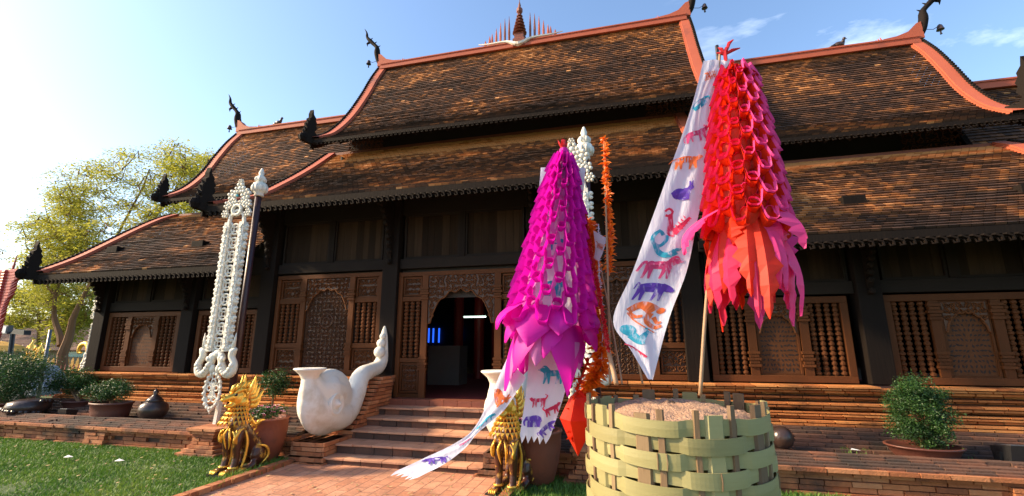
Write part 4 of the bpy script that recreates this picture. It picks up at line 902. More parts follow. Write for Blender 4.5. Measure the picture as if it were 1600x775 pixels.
# ---------- woven bamboo basket with sand
BX, BY, BR, BH = .245, 3.22, .535, 1.24
e = empty('bamboo_basket', (BX, BY, 0), 'big round woven green bamboo basket filled with sand in the foreground', 'basket')
NG = 10; TH0 = R(-108)
sk = 0
for gi in range(NG):
    th = TH0 + gi * 2 * PI / NG
    kinds = [(-.095, .030, 0), (0, .085, 1), (.10, .030, 0)] if gi % 2 else [(-.04, .075, 0), (.06, .035, 0)]
    for dth, wd, gr in kinds:
        a = th + dth / BR * 1.0; cz = BH + random.uniform(.0, .055); d = Vector((math.cos(a), math.sin(a), 0)); tq = Vector((-d.y, d.x, 0)); b = MB()
        c0 = Vector((BX, BY, 0)) + d * BR; w2 = wd * .62; pts = []
        seg = 8; vs = []
        for zi in range(seg + 1):
            z = cz * zi / seg; wv = random.uniform(-.003, .003)
            vs += [c0 + tq * (-w2 + wv) + d * -.010 + Vector((0, 0, z)), c0 + tq * (-w2 * .7 + wv) + d * .010 + Vector((0, 0, z)), c0 + tq * (w2 * .7 + wv) + d * .010 + Vector((0, 0, z)), c0 + tq * (w2 + wv) - d * .010 + Vector((0, 0, z))]
        b.add(vs, [(i * 4 + k, i * 4 + (k + 1) % 4, i * 4 + 4 + (k + 1) % 4, i * 4 + 4 + k) for i in range(seg) for k in range(4)] + [(0, 1, 2, 3), tuple(seg * 4 + k for k in (3, 2, 1, 0))])
        b.build('stake', M['bamboo'] if gr else M['stake'], e)
nrow = 13
for k in range(nrow):
    b = MB(); zt = BH - .012 - k * .081; hh = .083; n = 160; vs = []; nodes = [random.random() * 6.28 for _ in range(4)]; ph = 1.3
    for i in range(n):
        th = 2 * PI * i / n; wv = math.cos(NG / 2 * (th - TH0) + (k % 2) * PI); wv = math.copysign(abs(wv) ** .4, wv)
        q = BR + .004 + .013 * wv + .012 * (k / nrow); z = zt + .012 * math.sin(th * 2 + ph) - .006 * wv; tl = .003 * math.sin(3 * th + k)
        for (dr, dz) in ((.003, 0), (.0045 + tl * .5, -hh * .5), (.003, -hh), (-.003, -hh), (-.001, -hh * .5), (-.003, 0)): vs.append((BX + (q + dr) * math.cos(th), BY + (q + dr) * math.sin(th), z + dz))
    rv = random.random()
    b.add(vs, [(i * 6 + j, ((i + 1) % n) * 6 + j, ((i + 1) % n) * 6 + (j + 1) % 6, i * 6 + (j + 1) % 6) for i in range(n) for j in range(6)], rv)
    o = b.build('woven_band', M['bamboo'], e, False)
    b = MB()
    for th in nodes:
        wv = math.cos(NG / 2 * (th - TH0) + (k % 2) * PI); wv = math.copysign(abs(wv) ** .4, wv); q = BR + .009 + .015 * wv + .012 * (k / nrow); z = zt + .012 * math.sin(th * 2 + ph) - .006 * wv
        b.tube([(BX + q * math.cos(th), BY + q * math.sin(th), z), (BX + (q + .003) * math.cos(th + .004), BY + (q + .003) * math.sin(th + .004), z - hh * .5), (BX + q * math.cos(th), BY + q * math.sin(th), z - hh)], .0035, 5)
    b.build('node_rings', M['stake'], o)
# heaped sand
sm = MB(); n, mr = 64, 26
for j in range(mr + 1):
    q = (BR - .012) * j / mr
    for i in range(n):
        th = 2 * PI * i / n; x = BX + q * math.cos(th); y = BY + q * math.sin(th)
        h = BH - .085 + .10 * (1 - (j / mr) ** 2.5) + .055 * noise.noise((x * 3, y * 3, 0)) * (1 - .4 * j / mr) + .022 * noise.noise((x * 11, y * 11, 3)) + .012 * noise.noise((x * 30, y * 30, 3))
        sm.v.append((x, y, h))
sm.f = [(j * n + i, j * n + (i + 1) % n, (j + 1) * n + (i + 1) % n, (j + 1) * n + i) for j in range(1, mr) for i in range(n)]; sm.r = [.5] * len(sm.f)
sm.f.append(tuple(range(n, 2 * n))); sm.r.append(.5)
tag(sm.build('sand', M['sand'], None, True), 'heaped brown sand filling the bamboo basket', 'sand', kind='stuff')

# ---------- paper lantern flags
M['redrim'] = mk('crimson_light_tone', [(.70, .01, .05), (.80, .03, .14)], .55, .5, .5, 2, bump=0, trans=.35)  # crimson left-hand edges: the side tone from light and twist, put in colour
def flatnet(mb_, A, B, radf, rows, m, wi, wo, dr=0, ph=0, amp=.55, t0=0.0, t1=1.0, steep=1.7, seed=0, tilt=.45):
    """hexagonal paper net: every row a looping band whose width lies partly in the net and partly stands out"""
    mb, mb2 = mb_ if isinstance(mb_, tuple) else (mb_, None); A, B = Vector(A), Vector(B); ax = (B - A); L = ax.length; dz = ax.normalized(); ux = Vector((1, 0, 0)); ux = (ux - dz * ux.dot(dz)).normalized(); uy = dz.cross(ux); per = 16
    for k in range(rows):
        N = m * per; rowh = L * (t1 - t0) / rows; tc_ = lerp(t0, t1, (k + .5) / rows)
        def P(i):
            u = i / per + (k % 2) * .5; s_ = math.sin(2 * PI * u); sq = math.tanh(steep * s_) / math.tanh(steep); th = 2 * PI * i / N + ph + .05 * noise.noise((i / per % m, k * 1.7, seed)); t = tc_ + sq * amp * rowh / L * (1 + .25 * noise.noise((math.floor(u) * 1.3, k * 2.1, seed)))
            e1 = ux * math.cos(th) + uy * math.sin(th); r0 = radf(min(1, max(0, t))) + dr + .014 * sq + .02 * noise.noise((math.cos(th) * 2, math.sin(th) * 2, k * .6 + seed)); return A + ax * t + e1 * r0, e1
        vs = []
        for i in range(N + 1):
            p, e1 = P(i % N if i < N else 0); q1, _ = P((i + 1) % N); q0, _ = P((i - 1) % N); tg = (q1 - q0).normalized(); npv = e1.cross(tg).normalized(); vs += [p - npv * wi * .5, p + npv * wi * .5 + e1 * wo - dz * wo * tilt]
        for i in range(N):
            tgt = mb2 if mb2 is not None and math.cos(2 * PI * i / N + ph) > .05 + .35 * noise.noise((k * 1.3, 0, 2)) else mb  # right-hand side goes to the second mesh, toned for light and twist
            tgt.add(vs[2 * i:2 * i + 4], [(0, 2, 3, 1)], .5 + .4 * noise.noise((i * .1, k, 3)))
def netting(mb, A, B, radf, rows, m, wd, dr=0, ph=0, amp=.62, kind=0, t0=0.0, t1=1.0, tilt=-.35):
    """rings of looping paper ribbons, each row hung from the loops above"""
    A, B = Vector(A), Vector(B); ax = (B - A); L = ax.length; dz = ax.normalized(); ux = Vector((1, 0, 0)); ux = (ux - dz * ux.dot(dz)).normalized(); uy = dz.cross(ux)
    per = 18
    for k in range(rows):
        tc_ = lerp(t0, t1, (k + .5) / rows); rowh = L * (t1 - t0) / rows; N = m * per; vs = []; sh = (k % 2) * .5
        for i in range(N + 1):
            u = i / per + sh + ph; s_ = math.sin(2 * PI * u); sq = math.tanh(2.6 * s_) / math.tanh(2.6)
            th = 2 * PI * (i / N) + ph * .3 - .5 * (2 * PI / m) * .23 * math.sin(4 * PI * u)
            t = tc_ + sq * amp * rowh / L; r0 = radf(min(1, max(0, t))) + dr + .010 * noise.noise((th * 2.2, k * .9, dr * 20))
            e1 = ux * math.cos(th) + uy * math.sin(th); p = A + ax * t + e1 * r0 + dz * (.010 * noise.noise((th * 3, k * 2.3, 7)))
            vs += [p, p + e1 * wd + dz * (wd * -tilt)]
        mb.add(vs, [(2 * i, 2 * i + 2, 2 * i + 3, 2 * i + 1) for i in range(N)])
def scales(pl, rimb, A, B, radf, rows, m, lean=.05, rimw=.035, hfac=1.55, t0=0, t1=1, fill=1.0, wf=.98, seed=1, dr=0, O=None, rim2=None, jt=1.0):
    """tiers of cut-paper tongues: each a heart-topped tongue leaning out at the top, edged by a ribbon"""
    rs = random.Random(seed); A, B = Vector(A), Vector(B); ax = B - A; L = ax.length; dz = ax.normalized(); ux = Vector((1, 0, 0)); ux = (ux - dz * ux.dot(dz)).normalized(); uy = dz.cross(ux)
    O = O or [(-.42, 0), (-.60, .28), (-.78, .55), (-.95, .78), (-.88, .95), (-.62, 1.04), (-.28, 1.02), (0, .90), (.28, 1.02), (.62, 1.04), (.88, .95), (.95, .78), (.78, .55), (.60, .28), (.42, 0)]
    for k in range(rows):
        t = lerp(t0, t1, (k + 1) / rows); h = L * (t1 - t0) / rows * hfac; r0 = radf(t) + dr
        for j in range(m):
            th = 2 * PI * (j + (k % 2) * .5) / m + rs.uniform(-.07, .07) * jt; e1 = ux * math.cos(th) + uy * math.sin(th); e2 = dz.cross(e1); hw = PI * r0 / m * wf * rs.uniform(.85, 1.12); hh = h * rs.uniform(.88, 1.14); ln = lean * rs.uniform(.6, 1.4); sk = rs.uniform(-.18, .18) * jt
            c = A + ax * t
            def P(x, y, o=0): return c - dz * (y * hh) + e1 * (r0 - .01 + ln * y ** 1.6 + .012 * math.sin(y * 3) * (1 - abs(x)) + o - .012 * x * x) + e2 * ((x + sk * y) * hw)
            vs = [P(x, y) for x, y in O]
            if rs.random() < fill:
                n = len(O); ce = [P(0, .15), P(0, .35), P(0, .55), P(0, .75)]; V = vs + ce
                fs = [(0, 1, n), (n - 1, n, n - 2), (0, n, n - 1), (1, 2, n + 1, n), (n - 2, n, n + 1, n - 3), (2, 3, n + 2, n + 1), (n - 3, n + 1, n + 2, n - 4), (3, 4, 5, n + 3, n + 2), (n - 4, n + 2, n + 3, n - 6, n - 5), (5, 6, n + 3), (n - 6, n + 3, n - 7)]
                if rs.random() < .75: fs += [(6, 7, n + 3), (7, 8, n + 3)]
                pl.add(V, fs)
            if rimb is not None:
                w0 = rimw * rs.uniform(.8, 1.2); v2 = []
                for x, y in O: v2 += [P(x, y, -.004), P(x * 1.04, y, 0) + e1 * w0 * (.35 + .65 * y) + dz * w0 * .35 * y]
                (rim2 if rim2 is not None and e1.x + .25 * rs.uniform(-1, 1) > .05 else rimb).add(v2, [(2 * i, 2 * i + 2, 2 * i + 3, 2 * i + 1) for i in range(len(O) - 1)])  # ribbons split by side, so each side takes its lighting tone
def petals(A, dz, r0, n, L, wd, flare, jag, ph, parent, mat, name='paper_petal', droop=0.3, rnd=.15, off=0):
    A = Vector(A); dz = Vector(dz).normalized(); ux = Vector((1, 0, 0)); ux = (ux - dz * ux.dot(dz)).normalized(); uy = dz.cross(ux)
    for k in range(n):
        th = ph + (k + random.uniform(-.3, .3)) * 2 * PI / n; e1 = ux * math.cos(th) + uy * math.sin(th); e2 = dz.cross(e1); LL = L * random.uniform(1 - rnd, 1 + rnd); W = wd * random.uniform(.9, 1.1); b = MB(); M_ = 10; vs = []; tw = random.uniform(-.7, .7); ff = flare * random.uniform(.7, 1.3)
        for i in range(M_ + 1):
            t = i / M_; prof = min(1, .45 + 1.6 * t) * (1 - max(0, (t - .45) / .55)) ** .9 if jag < 2 else min(1, .6 + t) * (1 - max(0, (t - .35) / .65)) ** .8
            if jag: prof *= 1 + .30 * (1 if i % 2 else -1) * (t > .3)
            out = r0 + off + ff * math.sin(min(1, t * 1.2) * PI / 2) * LL - droop * LL * t * t * .4; c = A + e1 * out + dz * (t * LL * .95)
            e3 = (e2 * math.cos(tw * t) + e1 * math.sin(tw * t)); hw = W * .5 * max(.015, prof)
            vs += [c - e3 * hw - e1 * hw * .35, c + e1 * (.012), c + e3 * hw - e1 * hw * .35]
        b.add(vs, [f_ for i in range(M_) for f_ in ((3 * i, 3 * i + 1, 3 * i + 4, 3 * i + 3), (3 * i + 1, 3 * i + 2, 3 * i + 5, 3 * i + 4))]); b.build(name, mat(th) if callable(mat) else mat, parent, not jag)

def flagbase(name, c, label): return empty(name, c, label, 'paper flag')
# magenta one
A = at(881, 240, 3.55); B = at(856, 560, 3.30)
pxm = 1 / FPX
def rad_m(t): return lerp(0, 1, 1) * (.045 + .265 * (1 - (1 - t) ** 1.35)) * 1.0
e = flagbase('paper_flag', (A.x, A.y, A.z), 'tall magenta cut paper lantern flag with big paper petals hanging before the door')
d_ = (B - A)
b = MB(); flatnet(b, A, B, rad_m, 14, 11, .006, .056, dr=-.012, t0=.04, t1=.87, steep=3.2, amp=.82); b.build('paper_netting', M['magenta'], e)
b = MB(); flatnet(b, A, B, rad_m, 12, 9, .034, .012, dr=-.05, ph=.3, t0=.05, t1=.86, amp=.6, seed=9); b.build('mauve_netting', M['mauve'], e)
b = MB(); netting(b, A, A + d_ * .12, lambda t: .02 + .07 * t, 4, 7, .03, 0); b.ell(A + Vector((0, 0, .0)), (.05, .05, .06), 8); b.build('crown_ruffle', M['magenta'], e)
petals(A + d_ * .80, d_, .24, 8, .27, .27, .36, 0, .3, e, M['magenta'], droop=.1, rnd=.3)
petals(A + d_ * .84, d_, .20, 7, .43, .25, .12, 0, .1, e, M['mauve'], droop=.1, rnd=.2)
petals(A + d_ * .86, d_, .22, 8, .40, .26, .16, 0, .0, e, M['magenta'], droop=.1, rnd=.3)
petals(A + d_ * .78, d_, .26, 4, .22, .26, .60, 0, 2.0, e, M['magenta'], droop=.2, rnd=.3)
b = MB()
for k in range(14): a = random.random() * 6.3; b.add([A + Vector((0, 0, .03)), A + Vector((.03 * math.cos(a), .03 * math.sin(a), .06)), A + Vector((.05 * math.cos(a + .4), .05 * math.sin(a + .4), .10 + random.random() * .04))], [(0, 1, 2)])
b.tube([A, A + Vector((0, 0, .12))], [.03, .02], 6); b.build('red_tie', M['redp'], e)

# red and pink one
A2 = at(1148, 112, 3.20); B2 = at(1170, 400, 3.00)
def rad_r(t): return .050 + .135 * (1 - (1 - t) ** 1.7)
e2 = flagbase('paper_flag', (A2.x, A2.y, A2.z), 'tall red and pink cut paper lantern flag hanging above the basket'); d2 = (B2 - A2)
b = MB(); flatnet(b, A2, B2, rad_r, 14, 9, .008, .056, dr=.0, t0=.03, t1=.90, steep=2.6, amp=.82, seed=3); b.build('paper_netting', M['orangep'], e2)
b = MB(); b4 = MB(); flatnet((b4, b), A2, B2, rad_r, 14, 9, .004, .020, dr=.054, t0=.03 - .030 / (B2 - A2).length, t1=.90 - .030 / (B2 - A2).length, steep=2.6, amp=.82, seed=3); b.build('pink_edges', M['pink'], e2); b4.build('crimson_edges', M['redrim'], e2)  # edges coloured pink right and crimson left to paint in light and twist
bp, br, b3 = MB(), MB(), MB(); scales(bp, br, A2, B2, rad_r, 14, 9, .030, .018, 1.5, .10, .92, .85, seed=2, rim2=b3, dr=-.005); b3.build('pink_ribbons', M['pink'], e2); bp.build('paper_tongues', M['orangep'], e2); br.build('ribbon_edges', M['redrim'], e2)  # ribbon edges carry the same painted side tones
b = MB(); netting(b, A2, B2, rad_r, 12, 9, .05, -.04, .4, t0=.02, t1=.86, amp=.6); b.build('inner_netting', M['redp'], e2)
b = MB(); netting(b, A2 - d2 * .02, A2 + d2 * .06, lambda t: .02 + .09 * t, 4, 7, .04, 0); b.build('crown_ruffle', M['redp'], e2)
petals(A2 + d2 * .88, d2, .17, 11, .54, .15, .15, 1, .2, e2, lambda a: M['orangep'] if math.cos(a) < .45 else M['pink'], droop=.2, rnd=.22)  # petal colours split by side too, painting in light and twist
petals(A2 + d2 * .88, d2, .15, 11, .52, .15, .20, 1, .6, e2, lambda a: M['redrim'] if math.cos(a) < .0 else M['pink'], droop=.25, rnd=.25)
petals(A2 + d2 * .80, d2, .19, 4, .30, .24, .55, 1, -.5, e2, M['pink'], droop=.2, rnd=.2)
petals(A2 + d2 * .84, d2, .17, 6, .28, .20, .30, 1, .0, e2, lambda a: M['pink'] if math.cos(a) > -.2 else M['orangep'], droop=.3, rnd=.3)
petals(A2 + d2 * .84, d2, .10, 6, .48, .16, .08, 1, .9, e2, M['redp'], droop=.1)

# ---------- poles and sticks standing in the sand
def stick(pts, rad, label, mat, name='bamboo_stick', group=None):
    b = MB(); b.tube(polyline(pts, 24) if len(pts) > 2 else pts, rad, 8); o = b.build(name, mat, None, True)
    return tag(o, label, 'stick', group)
zb = BH - .05
base = Vector((.33, 3.05, zb))
stick([at(1094, 618, 2.88), at(1100, 520, 2.92), at(1106, 440, 3.02), at(1120, 250, 3.15), at(1124, 98, 3.22), at(1126, 82, 3.22)], [.011, .010, .008], 'thin brown pole in the sand carrying the red and pink paper flag', M['stick'])
b = MB(); c = at(1122, 90, 3.3); b.tube([c - Vector((0, 0, .10)), c + Vector((0, 0, .10))], .014, 6)
o = tag(b.build('pole_tip', M['black']), 'short dark pole tip rising above the top of the white animal banner', 'pole')
c = at(1133, 85, 3.22); b = MB()
for a, l in ((.3, .09), (1.2, .05), (2.2, .06), (2.8, .05), (1.0, .10)): b.tube([c, c + Vector((math.cos(a) * l * .6, 0, math.sin(a) * l)), c + Vector((math.cos(a) * l * 1.2, 0, math.sin(a) * l * 1.3))], [.010, .014, .004], 5)
b.tube([c - Vector((0, 0, .06)), c + Vector((0, 0, .03))], .014, 5)
tag(b.build('cord_knot', M['redp']), 'red cord knot tied at the top of the red paper flag', 'cord')
stick([at(963, 600, 3.05), at(945, 520, 3.3), at(925, 400, 3.5), at(905, 300, 3.55), at(884, 236, 3.56)], [.016, .013, .010], 'leaning pole in the sand that carries the magenta paper flag', M['stick'])
stick([at(953, 600, 3.25), at(951, 480, 3.35), at(944, 222, 3.5)], .008, 'thin upright stick wound with the orange tinsel garland', M['stick'])
stick([at(1004, 600, 3.2), at(996, 560, 3.2), at(985, 520, 3.2)], .007, 'short pale stick in the sand below the white animal banner', M['stick'])
stick([at(972, 600, 3.4), at(958, 520, 3.6), at(935, 400, 3.8)], .007, 'thin stick leaning behind the dark red furry garland', M['stick'])
# furry / tinsel garlands
def garland(pts, rad, n, L, mat, name, label):
    P = polyline(pts, 80); b = MB(); b.tube(P, rad * .4, 5)
    for i in range(n):
        t = random.random() * 79; k = int(t); p = P[k].lerp(P[k + 1], t - k); d = Vector((random.gauss(0, 1), random.gauss(0, 1), random.gauss(.3, .6))).normalized(); l = L * random.uniform(.5, 1.3); q = d.cross(Vector((random.gauss(0, 1), random.gauss(0, 1), random.gauss(0, 1)))).normalized() * rad * .42
        b.add([p - q, p + q, p + d * l * .6 + q * .8, p + d * l + Vector((0, 0, -.2 * l)), p + d * l * .5 - q * .8], [(0, 1, 2, 3, 4)])
    return tag(b.build(name, mat), label, 'garland')
garland([at(944, 215, 3.5), at(948, 300, 3.45), at(953, 360, 3.45), at(951, 430, 3.42)], .022, 420, .050, M['orangeg'], 'tinsel_garland', 'spiky orange tinsel garland on a thin upright stick')
garland([at(914, 335, 3.42), at(925, 400, 3.38), at(938, 470, 3.28), at(951, 550, 3.15)], .022, 900, .022, M['redp'], 'furry_garland', 'dark red furry garland wound down a leaning pole')
garland([at(915, 345, 3.75), at(925, 400, 3.75), at(930, 480, 3.7), at(938, 560, 3.65), at(915, 620, 3.6)], .06, 700, .09, M['orangeg'], 'tinsel_garland', 'thick ragged orange tinsel bundle behind the magenta flag')
garland([at(935, 350, 3.7), at(936, 430, 3.68), at(942, 500, 3.66), at(938, 590, 3.62)], .012, 160, .03, M['cloth'], 'paper_streamer', 'thin curled white paper streamer beside the orange bundle')
garland([at(920, 560, 3.5), at(905, 600, 3.5), at(895, 640, 3.5), at(893, 690, 3.5)], .02, 90, .05, M['orangep'], 'paper_streamer', 'ragged orange paper streamer falling left of the basket')
# folded orange paper lantern by the basket
e = empty('paper_lantern', at(900, 600, 3.6), 'faceted orange paper lantern hanging beside the left rim of the basket', 'lantern'); b = MB()
ct, cb_ = at(905, 608, 3.55), at(903, 713, 3.55); ax = cb_ - ct; n = 10; vs = [ct]
for (t, q) in ((.12, .06), (.45, .125), (.72, .07)): vs += [ct + ax * t + Vector((q * math.cos(k * 2 * PI / n), q * math.sin(k * 2 * PI / n), 0)) * (1.12 if k % 2 else .88) for k in range(n)]
vs.append(cb_); fs = [(0, 1 + k, 1 + (k + 1) % n) for k in range(n)] + [(1 + r_ * n + k, 1 + r_ * n + (k + 1) % n, 1 + (r_ + 1) * n + (k + 1) % n, 1 + (r_ + 1) * n + k) for r_ in range(2) for k in range(n)] + [(1 + 2 * n + k, 1 + 2 * n + (k + 1) % n, 1 + 3 * n) for k in range(n)]
b.add(vs, [fs[0]]); b = MB()
for k, f_ in enumerate(fs): b.add([vs[i] for i in f_], [tuple(range(len(f_)))], random.random())
b.build('folded_shell', M['orangep'], e); b = MB(); b.tube([ct, ct + Vector((0, 0, .12))], .004, 4); b.build('string', M['stick'], e)

# ---------- cloth banners printed with animals
def ellp(cx, cy, rx, ry, rot=0, n=14): return [(cx + rx * math.cos(t) * math.cos(rot) - ry * math.sin(t) * math.sin(rot), cy + rx * math.cos(t) * math.sin(rot) + ry * math.sin(t) * math.cos(rot)) for t in [2 * PI * i / n for i in range(n)]]
def stroke(pts, w0, w1=None):
    w1 = w0 if w1 is None else w1; w0 *= 1.45; w1 *= 1.45; P = polyline([(a, c, 0) for a, c in pts], 8); out = []; bk = []
    for i, p in enumerate(P):
        t = (P[min(i + 1, 8)] - P[max(i - 1, 0)]).normalized(); w_ = lerp(w0, w1, i / 8); out.append((p.x - t.y * w_, p.y + t.x * w_)); bk.append((p.x + t.y * w_, p.y - t.x * w_))
    return out + bk[::-1]
def beast(legs=.34, neck=(.80, .62), head=(.90, .70), hr=(.09, .065), tail=((.12, .6), (.02, .5), (.0, .25)), tw=.02, body=(.45, .58, .36, .15), ears=True, horns=False, stripes=False):
    S_ = [ellp(*body), ellp(.22, .58, .13, .15), ellp(.68, .60, .13, .15), stroke([(.66, .62), neck, head], .10, .06), ellp(head[0], head[1], hr[0], hr[1], -.3)]
    for x, dx in ((.16, -.03), (.27, .04), (.62, -.03), (.73, .05)): S_.append(stroke([(x, .55), (x + dx * .2, .55 - legs * .6), (x + dx, .58 - legs * 1.5)], .055, .02))
    S_.append(stroke(tail, tw, tw * .6))
    if ears: S_.append([(head[0] - .06, head[1] + .04), (head[0] - .05, head[1] + .14), (head[0], head[1] + .05)])
    if horns: S_.append(stroke([(head[0] - .04, head[1] + .04), (head[0] - .12, head[1] + .12), (head[0] - .10, head[1] + .20)], .02, .008))
    if stripes: S_ = [stroke([(x, .72), (x + .02, .44)], .022) for x in (.14, .24, .34, .44, .54, .64, .74)] + S_[3:5] + [stroke([(.08, .70), (.4, .74), (.75, .70)], .025)] + S_[5:]
    return S_
def animal(k):
    if k == 'ox': return beast(horns=True, tail=((.1, .62), (.03, .45), (.05, .15)))
    if k == 'elephant': return [ellp(.42, .55, .36, .26), ellp(.76, .62, .16, .15)] + [stroke([(x, .45), (x, .05)], .07, .06) for x in (.16, .30, .54, .68)] + [stroke([(.86, .6), (.96, .40), (.92, .15)], .05, .025), stroke([(.08, .6), (.02, .4)], .015)]
    if k == 'tiger': return beast(stripes=True, tail=((.1, .66), (-.02, .60), (-.12, .42)), hr=(.11, .08))
    if k == 'rabbit': return [ellp(.36, .42, .30, .28), ellp(.62, .45, .22, .24), ellp(.80, .66, .13, .12), stroke([(.78, .74), (.74, 1.0)], .035, .02), stroke([(.84, .74), (.86, 1.0)], .03, .015), stroke([(.7, .35), (.74, .05)], .05, .03), stroke([(.35, .25), (.55, .12), (.7, .14)], .06, .03), ellp(.06, .42, .05, .06)]
    if k == 'naga': return [stroke([(.05, .85), (.15, .98), (.32, .9), (.28, .72), (.12, .72)], .03), stroke([(.28, .8), (.38, .5), (.52, .15), (.66, .12)], .05, .10), stroke([(.60, .12), (.78, .4), (.95, .72)], .10, .03)] + [stroke([(.72 + .05 * i, .3 + .1 * i), (.86 + .04 * i, .28 + .1 * i)], .02, .006) for i in range(5)] + [stroke([(.66 + .05 * i, .35 + .1 * i), (.56 + .05 * i, .42 + .11 * i)], .02, .006) for i in range(4)]
    if k == 'snake': return [stroke([(.30, .86), (.12, .98), (.02, .7), (.14, .45), (.4, .38)], .045), stroke([(.4, .9), (.46, .7), (.42, .5), (.35, .4)], .04), stroke([(.2, .42), (.45, .16), (.72, .10), (.9, .32)], .05, .09), ellp(.92, .40, .10, .07, .4), stroke([(.6, .14), (.8, .2), (1.02, .5)], .04, .01)]
    if k == 'horse': return beast(neck=(.80, .72), head=(.93, .76), hr=(.11, .05), tail=((.1, .64), (.0, .62), (-.08, .30)), tw=.04) + [stroke([(.66, .74), (.78, .90), (.88, .88)], .04, .02)]
    if k == 'goat': return beast(legs=.30, neck=(.82, .58), head=(.93, .52), hr=(.11, .07), tail=((.1, .66), (.02, .72), (.0, .5)), body=(.45, .60, .38, .17))
    if k == 'monkey': return [stroke([(.02, .55), (.25, .80), (.5, .74), (.68, .62)], .07, .13), ellp(.86, .66, .12, .11), stroke([(.06, .5), (.25, .38), (.45, .42)], .045, .03), stroke([(.62, .55), (.60, .25), (.85, .10), (1.05, .18)], .07, .03), stroke([(.75, .42), (.9, .25), (1.0, .30)], .045, .02), stroke([(.02, .5), (.3, .22), (.6, .04), (.9, -.06)], .016, .012)]
    if k == 'rooster': return [ellp(.26, .66, .24, .27), stroke([(.35, .45), (.55, .24), (.72, .32)], .14, .11), stroke([(.66, .3), (.76, .55), (.84, .70)], .09, .04), ellp(.84, .74, .06, .06), [(.88, .78), (1.0, .72), (.88, .68)], stroke([(.74, .86), (.86, .84)], .03, .02)]
    if k == 'lizard': return [stroke([(.0, .8), (.35, .62), (.7, .3), (1.0, .1)], .03, .05)] + [stroke([(x, y), (x + .02, y - .18)], .02, .01) for x, y in ((.2, .66), (.4, .55), (.62, .32), (.8, .2))]
    if k == 'dog': return beast(tail=((.12, .6), (.02, .85), (.14, 1.0)), tw=.035, head=(.90, .74), ears=True)
    if k == 'rat': return [stroke([(.1, .9), (.35, .7), (.5, .35), (.9, .5)], .04)] + [stroke([(.2 + .13 * i, .05), (.26 + .13 * i, .95)], .028, .02) for i in range(6)]
    return beast()
def banner(name, Lp, Rp, label, prints, zig=0, n=70, m=10, wave=.012, seed=0):
    """Lp/Rp: edge points; prints: (kind, ink, t, s, size, flip, tilt)"""
    K_ = 400; L0 = polyline(Lp, K_); R0_ = polyline(Rp, K_); cum = [0]
    for i in range(K_): cum.append(cum[-1] + ((L0[i + 1] + R0_[i + 1] - L0[i] - R0_[i]) / 2).length)
    LE, RE = [], []; i = 0
    for q in range(n + 1):
        tgt = cum[-1] * q / n
        while i < K_ - 1 and cum[i + 1] < tgt: i += 1
        f0 = (tgt - cum[i]) / max(1e-9, cum[i + 1] - cum[i]); f0 = min(1, max(0, f0)); LE.append(L0[i].lerp(L0[i + 1], f0)); RE.append(R0_[i].lerp(R0_[i + 1], f0))
    arc = lambda t: cum[int(t * K_)] / cum[-1]
    base = (LE[0] + RE[0]) / 2
    e = empty(name, tuple(base), label, 'banner')
    def Sf(s_, t, off=0):
        t = max(0, min(.9999, t)); k = int(t * n); f_ = t * n - k; a = LE[k].lerp(LE[k + 1], f_); c = RE[k].lerp(RE[k + 1], f_)
        up = (LE[min(k + 1, n)] + RE[min(k + 1, n)] - LE[k] - RE[k]); si = (c - a); nn = si.cross(up); nn = nn.normalized() if nn.length > 1e-9 else Vector((0, -1, 0))
        if nn.y > 0: nn = -nn
        wv = wave * noise.noise((s_ * 2.2 + seed, t * 5, 0)) + wave * .35 * math.sin(s_ * 13 + t * 4 + seed + 3 * noise.noise((t * 5, seed, 0))) * min(1, si.length * 6)
        return a.lerp(c, s_) + nn * (wv + off)
    b = MB(); vs = [];
    for i in range(n + 1):
        for j in range(m + 1):
            p = Sf(j / m, i / n)
            if zig and i == n: p = p + (LE[n] - LE[n - 3]).normalized() * (zig * ((j % 2) - .3) * random.uniform(.6, 1.2))
            vs.append(p)
    b.add(vs, [(i * (m + 1) + j, i * (m + 1) + j + 1, (i + 1) * (m + 1) + j + 1, (i + 1) * (m + 1) + j) for i in range(n) for j in range(m)], .5); b.build('cloth', M['cloth'], e, True)
    Ltot = sum(((LE[i + 1] + RE[i + 1] - LE[i] - RE[i]) / 2).length for i in range(n))
    for (kind, ink_, t, s_, size, flip, tilt) in prints:
        size *= 1.22; t = arc(t)
        k = min(n - 1, int(t * n)); W = (RE[k] - LE[k]).length; b = MB()
        if kind == 'elephant': asp = .8
        elif kind in ('rabbit', 'naga'): asp = 1
        else: asp = .75
        for q, sh in enumerate(animal(kind)):
            pv = []; off = .0022 + .0006 * q
            sh2 = []
            for i_ in range(len(sh)):
                a0, a1 = sh[i_], sh[(i_ + 1) % len(sh)]; sh2 += [a0]
            for (a, c) in sh2:
                x, y = (a - .5) * size * (-1 if flip else 1), (c - .5) * size * asp; x, y = x * math.cos(tilt) - y * math.sin(tilt), x * math.sin(tilt) + y * math.cos(tilt)
                pv.append(Sf(s_ + x / W, t - y / Ltot, off))
            N_ = len(pv)
            if N_ == 18: b.add(pv, [(i, i + 1, N_ - 2 - i, N_ - 1 - i) for i in range(8)], .5)
            else: b.add(pv + [sum(pv, Vector()) / N_], [(i, (i + 1) % N_, N_) for i in range(N_)], .5)
        b.build('printed_animal', M['ink_' + ink_], e)
    return e
def pts(L_): return [tuple(at(*p)) for p in L_]
